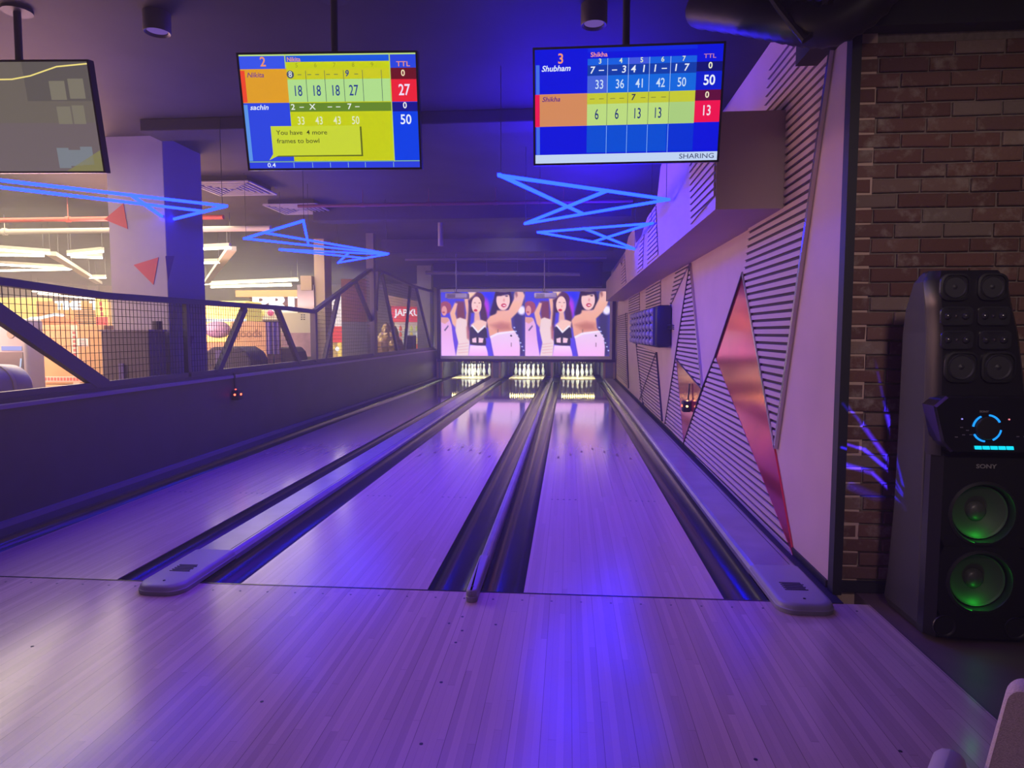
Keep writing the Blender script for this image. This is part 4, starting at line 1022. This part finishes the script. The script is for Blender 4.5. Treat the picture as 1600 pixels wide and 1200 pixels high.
# ================================================================== ARCADE beyond the fence
def Q(px, py, Y): p = at(px, py, Y=Y); return p.x, p.z
def column():
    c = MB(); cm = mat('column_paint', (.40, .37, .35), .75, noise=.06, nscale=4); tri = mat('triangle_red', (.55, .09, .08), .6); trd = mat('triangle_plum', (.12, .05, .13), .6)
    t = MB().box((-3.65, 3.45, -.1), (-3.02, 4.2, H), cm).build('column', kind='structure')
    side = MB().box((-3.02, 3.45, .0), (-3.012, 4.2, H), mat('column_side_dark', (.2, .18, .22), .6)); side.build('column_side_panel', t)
    for pts in (((193, 318), (163, 343), (200, 358)), ((248, 402), (209, 414), (240, 445)), ((228, 520), (212, 556), (248, 560))):
        MB().prism([(Q(x, y, 3.45)[0], 3.449, Q(x, y, 3.45)[1]) for x, y in pts], (0, -.003, 0), tri).build('painted_triangle', t)
    for pts in (((258, 400), (272, 400), (262, 440)), ((285, 525), (303, 525), (294, 552))):
        MB().prism([(-3.011, at(x, y, X=-3.012).y, at(x, y, X=-3.012).z) for x, y in pts], (.003, 0, 0), trd).build('painted_triangle', t)
column()
# linear pendant lamps
tubew = glow('tube_white', (1, .90, .66), 14)
def tube_lamp(pts, label, n=1):
    p = [at(x, y, Z=2.9) for x, y in pts]
    t = thing('linear_pendant', label, 'light', p[0], group='white linear lamps over the arcade')
    for a, b in zip(p, p[1:]):
        MB().bar(a, b, .05, .035, tubew).build('tube', t)
        MB().bar(a+Vector((0, 0, .05)), b+Vector((0, 0, .05)), .07, .06, mat('lamp_housing', (.55, .52, .45), .4)).build('housing', t)
    m = MB()
    for q in p: m.tube([q+Vector((0, 0, .07)), (q.x, q.y, H)], .006, darkgrey, 5)
    m.build('hanging_wire', t)
for pts, lab in ((((-60, 386), (78, 396)), 'white linear lamp at far left, nearest of the pair ending before the column'),
                 (((-60, 398), (68, 399.5)), 'second white linear lamp beside the nearest one at far left'),
                 (((-60, 410), (112, 420)), 'white linear lamp in the lower far left row'), (((-60, 424), (108, 421)), 'lowest white linear lamp at far left above the fence rail'),
                 (((107, 398), (160, 393)), 'white linear lamp touching the column on its left, upper one'), (((111, 401), (160, 403)), 'white linear lamp touching the column on its left, lower one'),
                 (((140, 434), (165, 434)), 'short white linear lamp low beside the column'), (((50, 455), (155, 464)), 'white linear lamp above the orange sign reading TIME'),
                 (((60, 459), (150, 467)), 'rear white linear lamp above the orange sign reading TIME'), (((318, 389), (360, 387)), 'white linear lamp just right of the column, topmost'),
                 (((318, 411), (342, 410)), 'white linear lamp just right of the column, in the middle'), (((318, 444), (465, 438)), 'long white linear lamp above the PRIZ sign, front one'),
                 (((330, 449), (455, 446)), 'long white linear lamp above the PRIZ sign, rear one')):
    tube_lamp(pts, lab)
lamp_h = mat('lamp_housing', (.55, .52, .45), .4)
def strut(a, b, label):
    p, q = at(*a, Z=2.93), at(*b, Z=2.93); t = thing('ceiling_strut', label, 'ceiling strut', p)
    MB().bar(p, q, .16, .08, lamp_h).build('rail', t)
    m = MB()
    for k in (.1, .9): r = p.lerp(q, k); m.tube([r, (r.x, r.y, H)], .008, darkgrey, 6)
    m.build('hanger', t)
strut((80, 396), (155, 442), 'pale slanting ceiling strut left of the column'); strut((362, 388), (320, 445), 'pale slanting ceiling strut right of the column')
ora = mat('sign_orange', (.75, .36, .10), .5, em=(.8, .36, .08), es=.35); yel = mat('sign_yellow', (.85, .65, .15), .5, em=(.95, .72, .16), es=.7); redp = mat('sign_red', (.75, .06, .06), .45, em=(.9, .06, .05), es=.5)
whitee = glow('sign_white', (1, .97, .95), 1.6)
MX = lambda x, y, z: Matrix.Translation((x, y, z)) @ Matrix.Rotation(PI/2, 4, 'X')
def arcade():
    # TIME machine
    Y = 12; x0, z0 = Q(58, 515, Y); x1, z1 = Q(152, 470, Y)
    t = thing('arcade_cabinet', 'orange arcade cabinet with white sign letters TIME', 'arcade machine', ((x0+x1)/2, Y, 0))
    MB().box((x0, Y, z0), (x1, Y+.5, z1), ora).build('marquee', t, bevel=.02)
    MB().box((x0+.05, Y+.05, 0), (x1-.05, Y+.9, z0), mat('cab_brown', (.35, .2, .1), .5)).build('body', t)
    m = MB(); cx, cz = Q(107, 478, Y); m.text('TIME', .27, whitee, MX(cx, Y-.012, cz), depth=.01, bold=.014, sx=1.12); cx2, cz2 = Q(147, 478, Y); m.text('T', .27, whitee, MX(cx2, Y-.012, cz2), depth=.01, bold=.014, sx=1.12); m.build('sign_letters', t)
    m = MB(); pts = [(50, 508), (60, 498), (78, 497), (95, 492), (112, 494), (124, 505), (124, 510)]
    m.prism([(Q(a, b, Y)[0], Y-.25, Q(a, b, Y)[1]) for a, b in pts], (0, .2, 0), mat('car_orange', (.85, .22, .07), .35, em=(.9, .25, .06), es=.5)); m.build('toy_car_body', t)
    m = MB(); m.tube([(Q(a, b, Y)[0], Y-.28, Q(a, b, Y)[1]) for a, b in ((50, 507), (62, 498), (78, 497), (98, 492), (112, 493))], .035, whitee, 8); m.build('white_edge_tube', t)
    m = MB()
    for k in range(7): xx, zz = Q(118, 484+k*3.6, Y); m.box((xx, Y-.012, zz-.012), (Q(150, 484, Y)[0], Y, zz+.012), mat('cab_line', (.2, .1, .05), .5))
    m.build('grille_line', t)
    # yellow panel machine
    x0, z0 = Q(-30, 505, Y); x1, z1 = Q(48, 464, Y)
    t = thing('arcade_cabinet', 'plain yellow arcade cabinet left of the TIME sign', 'arcade machine', ((x0+x1)/2, 12.2, 0))
    MB().box((x0, 12.2, z0), (x1, 12.7, z1), yel).build('marquee', t, bevel=.02); MB().box((x0+.05, 12.25, 0), (x1-.05, 13, z0), mat('cab_grey', (.4, .38, .36), .5)).build('body', t)
    # banner
    Y = 9; x0, z0 = Q(151, 515, Y); x1, z1 = Q(166, 459, Y); zm = Q(160, 495, Y)[1]
    t = thing('roller_banner', 'tall yellow and red banner left of the column', 'banner', ((x0+x1)/2, Y, 0))
    MB().box((x0, Y, zm), (x1, Y+.02, z1), yel).build('upper_print', t); MB().box((x0, Y, 0), (x1, Y+.02, zm), redp).build('lower_print', t); MB().box((x0-.03, Y-.06, 0), (x1+.03, Y+.1, .06), darkgrey).build('base', t)
    m = MB()
    for k in range(3): a, b = Q(155+k, 474+k*8, Y); m.box((a, Y-.003, b-.05), (a+.06, Y, b+.03), redp)
    m.build('print_mark', t)
    # white cabinet just beyond the fence
    Y = 3.4; x1, z1 = Q(40, 498, Y); x0 = x1-1.0
    t = thing('white_game_cabinet', 'large pale grey cabinet behind the fence at far left', 'arcade machine', ((x0+x1)/2, Y, 0))
    MB().rbox((x0, Y, 0), (x1, Y+.26, z1), .04, mat('cab_pale', (.55, .5, .5), .45), 3).build('body', t)
    a, b = Q(3, 541, Y); c, d = Q(34, 546, Y); MB().box((a, Y-.01, d-.012), (c, Y, b), shown(190, 190, 255, .9)).build('glow_strip', t)  # purple highlight on the cabinet painted as a glowing strip
    a, b = Q(-60, 550, Y); c, d = Q(38, 590, Y); MB().box((a, Y-.006, d), (c, Y, b), mat('cab_screen', (.2, .18, .19), .25)).build('screen_panel', t)
    m = MB(); m.lathe([(.05, 0), (.045, -.006), (0, -.006)], (Q(17, 522, Y)[0], Y, Q(17, 522, Y)[1]), mat('emblem_tan', (.42, .34, .25), .5), axis='y', seg=20); m.build('emblem', t)
    m = MB(); p0 = [Q(34, 560, Y), Q(33, 572, Y), Q(31, 580, Y)]; m.tube([(x, Y-.01, z) for x, z in p0], .008, shown(215, 225, 255, .9), 6); m.build('painted_glint', t)  # glint on the cabinet painted as a thin glowing tube
    # cardboard boxes
    card = mat('cardboard', (.52, .34, .16), .8, noise=.08, nscale=6); tape = mat('box_tape', (.68, .56, .42), .5); prn = mat('tape_print', (.55, .12, .10), .6)
    Y = 4.5; x0 = Q(62, 505, Y)[0]; x1, _ = Q(162, 505, Y); z1 = Q(120, 508, Y)[1]
    for nm, za, zb, lab in (('up', .76, z1, 'large brown cardboard box with red printed tape, upper of two behind the fence'), ('lo', 0, .755, 'lower cardboard box carrying the taped box behind the fence')):
        t = thing('cardboard_box', lab, 'box', ((x0+x1)/2, Y, za), group='brown cardboard boxes')
        MB().box((x0, Y, za), (x1, Y+.75, zb), card).build('carton', t, bevel=.012)
        m = MB(); xm = (x0+x1)/2+.03; m.box((xm-.045, Y-.002, za), (xm+.045, Y, zb), tape); m.box((xm-.045, Y, zb), (xm+.045, Y+.75, zb+.002), tape)
        m.box((x0+.0, Y-.004, za+.03), (x1, Y-.002, za+.10), tape); m.build('tape', t)
        m = MB(); rr = random.Random(5)
        if nm == 'up':
            for k in range(18): xx = x0+.03+k*.043; m.box((xx, Y-.006, za+.045), (xx+.028, Y-.004, za+.085), prn)
            for k in range(10): zz = za+.14+k*.055; m.box((xm-.022, Y-.004, zz), (xm+.022, Y-.002, zz+.035), prn)
            m.build('tape_print', t)
            m = MB(); xx, zz = Q(130, 535, Y); m.box((xx-.07, Y-.004, zz-.05), (xx+.07, Y, zz+.05), mat('label_paper', (.75, .72, .68), .6))
            for k in range(4): m.box((xx-.05, Y-.006, zz-.035+k*.02), (xx+.04, Y-.004, zz-.028+k*.02), darkgrey)
            m.build('shipping_label', t)
    # black box in front of the column
    Y = 3.12; x0 = Q(157, 518, Y)[0]; x1, z1 = Q(232, 518, Y)
    t = thing('equipment_cabinet', 'plain dark cabinet standing in front of the column behind the mesh', 'cabinet', ((x0+x1)/2, Y, 0))
    MB().box((x0, Y, 0), (x1, Y+.3, z1), mat('cab_dark', (.13, .11, .13), .6)).build('body', t, bevel=.012); MB().box((x0-.01, Y-.01, z1), (x1+.01, Y+.31, z1+.02), mat('cab_top', (.36, .32, .33), .5)).build('top_board', t)
    a = Q(190, 570, Y)[0]; MB().box((a-.02, Y-.02, .2), (a+.03, Y, Q(190, 568, Y)[1]), mat('cab_strip', (.16, .13, .34), .4)).build('corner_strip', t)
    MB().box((x1-.02, Y+.1, z1+.02), (x1+.03, Y+.2, z1+.11), darkgrey).build('latch_block', t)
    # rounded padded thing at far left on the wall cap
    p = at(8, 596, X=-3.35); t = thing('padded_roll', 'rounded violet lit padded seat behind the half wall at far left', 'seat', (p.x, p.y, .0))
    m = MB(); m.lathe([(.05, -.30), (.14, -.27), (.19, -.2), (.205, 0), (.19, .2), (.14, .27), (.05, .30)], (p.x-.12, p.y, .95), mat('pad_vinyl', (.42, .36, .42), .4), axis='y', seg=24); m.build('pad', t)
    MB().lathe([(.196, -.02), (.212, -.015), (.212, .015), (.196, .02)], (p.x-.12, p.y, .95), mat('pad_piping', (.6, .52, .45), .4), axis='y', seg=24, cap=False).build('piping', t)
    MB().box((p.x-.2, p.y-.12, 0), (p.x-.04, p.y+.12, .76), darkgrey).build('stand', t)
    # yellow machine right of the column
    Y = 9; x0, z0 = Q(313, 535, Y); x1, z1 = Q(384, 470, Y); zm = Q(330, 500, Y)[1]
    t = thing('arcade_cabinet', 'yellow arcade cabinet with violet oval just right of the column', 'arcade machine', ((x0+x1)/2, Y, 0))
    MB().box((x0, Y, z0), (x1, Y+.7, z1), yel).build('body', t, bevel=.03); MB().box((x0+.02, Y+.02, 0), (x1-.02, Y+.7, z0), mat('cab_brown', (.35, .2, .1), .5)).build('plinth', t)
    MB().box((x0, Y-.03, zm-.03), (x1, Y, zm+.02), whitee).build('glow_strip', t)
    m = MB(); a, b = Q(340, 515, Y); m.lathe([(.30, 0), (.28, -.05), (.2, -.09), (0, -.1)], (a, Y, b), mat('oval_plum', (.25, .16, .3), .4), axis='y', seg=24); m.v = [(a+(v[0]-a)*.9, v[1], b+(v[2]-b)*.55) for v in m.v]; m.build('oval_window', t)
    # cardboard box 3 with print
    Y = 8; x0, z0 = Q(362, 562, Y); x1, z1 = Q(416, 502, Y)
    t = thing('cardboard_box', 'brown cardboard box printed goods behind the mesh right of the column', 'box', ((x0+x1)/2, Y, 0), group='brown cardboard boxes')
    MB().box((x0, Y, 0), (x1, Y+.6, z1), card).build('carton', t, bevel=.012); MB().text('goods', .2, mat('carton_print', (.25, .15, .08), .7), MX((x0+x1)/2, Y-.003, (z0+z1)/2+.12), depth=.001, bold=.003).build('print', t)
    # violet hanging cloth
    Y = 7.3; x0, z0 = Q(419, 553, Y); x1, z1 = Q(438, 503, Y)
    t = thing('hanging_cloth', 'violet cloth hung beside the printed cardboard box', 'cloth', ((x0+x1)/2, Y, 0)); n = 14
    m = MB(); vs = [(x0+(x1-x0)*k/n, Y-.06+.02*math.sin(k*1.3), z) for k in range(n+1) for z in (z0, z1)]; m.add(vs, [(2*k, 2*k+2, 2*k+3, 2*k+1) for k in range(n)], mat('cloth_violet', (.18, .14, .36), .8), True); m.build('drape', t)
    MB().tube([(x0-.03, Y-.06, z1+.01), (x1+.03, Y-.06, z1+.01)], .012, darkgrey, 8).build('rod', t); MB().tube([((x0+x1)/2, Y-.05, 0), ((x0+x1)/2, Y-.05, z1)], .015, darkgrey, 8).build('stand_pole', t)
    # low dark covered machines
    for a, b, Y, lab in ((312, 392, 6.2, 'low dark covered machine behind the mesh right of the column'), (424, 462, 8.8, 'low dark covered machine under the cream poster board')):
        x0, zt = Q(a, 545, Y); x1, _ = Q(b, 545, Y); t = thing('covered_machine', lab, 'machine', ((x0+x1)/2, Y, 0)); w = x1-x0
        def rg(s, z, dx=0): return [(x0+w*(.5-.5*s)+dx, Y, z), (x1-w*(.5-.5*s)+dx, Y, z), (x1-w*(.5-.5*s)+dx, Y+.6, z), (x0+w*(.5-.5*s)+dx, Y+.6, z)]
        MB().loft([rg(1, 0), rg(1, zt-.18), rg(.85, zt-.06), rg(.5, zt+.03)], mat('cover_dark', (.07, .06, .09), .7)).build('cover', t, bevel=.03)
        MB().box((x0+w*.3, Y-.015, zt-.3), (x0+w*.42, Y, zt-.02), mat('cover_stripe', (.14, .12, .3), .5)).build('stripe', t)
    # poster board
    Y = 11; x0, z0 = Q(440, 557, Y); x1, z1 = Q(486, 489, Y); zm = Q(460, 520, Y)[1]
    t = thing('poster_board', 'cream and pink poster board behind the fence left of the post', 'poster', ((x0+x1)/2, Y, 0))
    MB().box((x0, Y, zm), (x1, Y+.04, z1), mat('poster_cream', (.60, .55, .45), .7)).build('upper_sheet', t); MB().box((x0, Y, z0), (x1, Y+.04, zm), mat('poster_pink', (.45, .28, .36), .6, noise=.3, nscale=3)).build('lower_sheet', t); MB().box((x0, Y, 0), (x1, Y+.04, z0), darkgrey).build('foot_panel', t)
    m = MB()
    for k in range(6): a, b = Q(470+(k % 2)*4, 492+(k//2)*3.5, Y); m.box((a, Y-.002, b-.012), (a+.04, Y, b+.012), darkgrey)
    m.build('print_mark', t)
    # prize counter sign
    Y = 15; x0, z0 = Q(368, 464, Y); x1, z1 = Q(486, 453, Y)
    t = thing('prize_counter', 'prize counter with big white PRIZ letters under an orange beam', 'counter', ((x0+x1)/2, Y, 0))
    MB().box((x0, Y, z0), (x1, Y+.5, z1), mat('beam_orange', (.62, .36, .16), .5)).build('beam', t)
    a, zb2 = Q(388, 484, Y); b2, zt2 = Q(484, 464, Y); MB().box((a, Y+.1, zb2), (b2, Y+.16, zt2), mat('sign_back', (.16, .05, .035), .6)).build('sign_back', t)
    m = MB(); a, zc = Q(394, 475, Y); m.text('PRIZ', .62, whitee, MX(a-.03, Y+.05, zc), depth=.04, bold=.022, sx=1.5, align='LEFT'); m.build('sign_letters', t)
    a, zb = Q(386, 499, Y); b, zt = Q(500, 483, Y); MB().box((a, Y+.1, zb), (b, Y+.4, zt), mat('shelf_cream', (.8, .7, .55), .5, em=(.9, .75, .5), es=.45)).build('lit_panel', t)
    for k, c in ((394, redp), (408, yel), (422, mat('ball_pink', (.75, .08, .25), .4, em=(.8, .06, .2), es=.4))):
        xx, zz = Q(k, 489, Y); m = MB(); m.lathe([(0, -.09), (.06, -.07), (.085, -.03), (.09, 0), (.085, .03), (.06, .07), (0, .09)], (xx, Y+.03, zz), c, seg=16); m.build('coloured_ball', t)
    MB().box((x0, Y+.15, 0), (x1, Y+.6, zb), mat('cab_brown', (.35, .2, .1), .5)).build('counter_front', t)
    # beige pillar
    Y = 11.2; x0 = Q(464, 440, Y)[0]; xm = Q(490, 440, Y)[0]; x1 = Q(506, 440, Y)[0]; zt = Q(490, 431, Y)[1]
    t = thing('mirrored_pillar', 'pillar with grey mirrored face and beige side behind the fence post', 'pillar', ((x0+x1)/2, Y, 0)); t['kind'] = 'structure'
    MB().box((x0, Y, 0), (xm, Y+.4, zt-.2), mat('mirror_grey', (.32, .32, .36), .2, .6)).build('mirror_face', t); MB().box((xm, Y+.05, 0), (x1, Y+.5, H), mat('pillar_beige', (.52, .43, .28), .6)).build('side_face', t); MB().box((x0+.1, Y-.05, zt-.32), (xm-.03, Y+.2, zt), mat('pillar_box', (.45, .36, .25), .6)).build('junction_box', t)
    # red and grey pier
    Y = 13; x0 = Q(534, 500, Y)[0]; x1 = Q(579, 500, Y)[0]; zm = Q(550, 503, Y)[1]
    t = MB().box((x0, Y, zm), (x1, Y+.6, 2.75), mat('pier_maroon', (.26, .08, .07), .6)).build('pier_upper', kind='structure'); MB().box((x0, Y, 0), (x1, Y+.6, zm), mat('pier_grey', (.22, .21, .24), .6)).build('pier_lower', kind='structure')
    # toy machine
    Y = 15.6; x0 = Q(506, 500, Y)[0]; x1 = Q(536, 500, Y)[0]
    t = thing('claw_machine', 'bright claw machine with red band and yellow toys right of the fence post', 'arcade machine', ((x0+x1)/2, Y, 0)); zs = [Q(520, q, Y)[1] for q in (568, 535, 510, 462)]
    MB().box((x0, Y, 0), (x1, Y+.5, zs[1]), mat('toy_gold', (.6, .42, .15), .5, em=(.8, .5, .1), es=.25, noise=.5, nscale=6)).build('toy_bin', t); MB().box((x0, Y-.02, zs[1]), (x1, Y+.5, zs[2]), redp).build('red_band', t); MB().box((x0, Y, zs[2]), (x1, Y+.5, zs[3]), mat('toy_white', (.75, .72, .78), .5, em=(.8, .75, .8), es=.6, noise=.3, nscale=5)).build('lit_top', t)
    rr = random.Random(4)
    for k in range(9): m = MB(); r = .07; m.lathe([(0, -r), (r*.7, -r*.7), (r, 0), (r*.7, r*.7), (0, r)], (rr.uniform(x0+.08, x1-.08), Y-.03, rr.uniform(zs[0], zs[1]-.1)), rr.choice([yel, redp, whitee, mat('toy_brown', (.35, .2, .08), .6)]), seg=12); m.build('toy', t)
    MB().box((x1-.16, Y-.05, .3), (x1-.06, Y-.0, zs[1]), yel).build('yellow_strip', t)
    # shop at the far end
    Y = 18.6; x0 = Q(612, 500, Y)[0]; x1 = Q(668, 500, Y)[0]
    t = thing('shop_kiosk', 'far shop kiosk with red white lettered fascia and bright shelves', 'kiosk', ((x0+x1)/2, Y, 0))
    za, zb = Q(640, 503, Y)[1], Q(640, 478, Y)[1]; MB().box((x0, Y, za), (x1, Y+.4, zb), redp).build('fascia', t)
    MB().text('JAPXUL', .3, whitee, MX((x0+x1)/2, Y-.012, Q(640, 489, Y)[1]), depth=.01, bold=.006, sx=.98).build('sign_letters', t)
    zr = Q(640, 466, Y)[1]; MB().prism([(x0-.1, Y-.1, zb), (x1+.1, Y-.1, zb-.05), (x1+.1, Y-.1, zb+.06), (x0-.1, Y-.1, zr+.1)], (0, .5, 0), mat('roof_tile', (.42, .25, .18), .6)).build('canopy', t)
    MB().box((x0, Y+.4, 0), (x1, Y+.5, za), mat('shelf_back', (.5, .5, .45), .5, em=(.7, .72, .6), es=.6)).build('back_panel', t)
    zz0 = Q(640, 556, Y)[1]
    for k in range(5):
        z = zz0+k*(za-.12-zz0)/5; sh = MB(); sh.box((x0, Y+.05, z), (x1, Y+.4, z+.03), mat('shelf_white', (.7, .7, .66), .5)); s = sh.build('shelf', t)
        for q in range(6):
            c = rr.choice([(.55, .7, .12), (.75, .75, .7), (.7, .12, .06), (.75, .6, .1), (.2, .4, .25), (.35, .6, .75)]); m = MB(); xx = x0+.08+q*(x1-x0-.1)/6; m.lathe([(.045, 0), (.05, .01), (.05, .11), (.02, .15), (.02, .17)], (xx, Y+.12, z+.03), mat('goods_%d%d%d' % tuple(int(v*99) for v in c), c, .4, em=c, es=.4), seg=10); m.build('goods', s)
    # gleaming bundle and dark box
    Y = 16; x0, z0 = Q(588, 560, Y); x1, z1 = Q(620, 512, Y)
    t = thing('wrapped_bundle', 'gleaming brown wrapped bundle piled behind the fence', 'bundle', ((x0+x1)/2, Y, 0))
    bm = bmesh.new(); bmesh.ops.create_icosphere(bm, subdivisions=4, radius=1); rr = random.Random(8)
    from mathutils import noise as NZ_
    for v in bm.verts:
        d = 1+.22*NZ_.noise(v.co*2.2)+.1*NZ_.noise(v.co*6); v.co = Vector((v.co.x*d*.42, v.co.y*d*.3, max(-1, v.co.z*d)*.8)); v.co += Vector(((x0+x1)/2, Y+.2, .82))
    m = MB(); m.bm(bm, mat('wrap_brown', (.42, .27, .12), .18, .3), False); m.build('wrap', t)
    m = MB(); 
    for z in (.6, 1.0): m.lathe([(.44, -.02), (.46, 0), (.44, .02)], ((x0+x1)/2, Y+.2, z), mat('wrap_band', (.2, .12, .06), .5), seg=20, cap=False)
    m.v = [(v[0], Y+.2+(v[1]-Y-.2)*.72, v[2]) for v in m.v]; m.build('band', t)
    Y = 16.6; x0, z0 = Q(634, 556, Y); x1, z1 = Q(647, 524, Y)
    t = thing('speaker_box', 'small dark box standing before the bright shelves', 'box', ((x0+x1)/2, Y, 0)); MB().box((x0, Y, 0), (x1, Y+.3, z1), mat('cab_dark', (.13, .11, .13), .6)).build('case', t, bevel=.01); MB().box((x0+.03, Y-.006, z1-.4), (x1-.03, Y, z1-.04), black).build('front_cloth', t)
arcade()
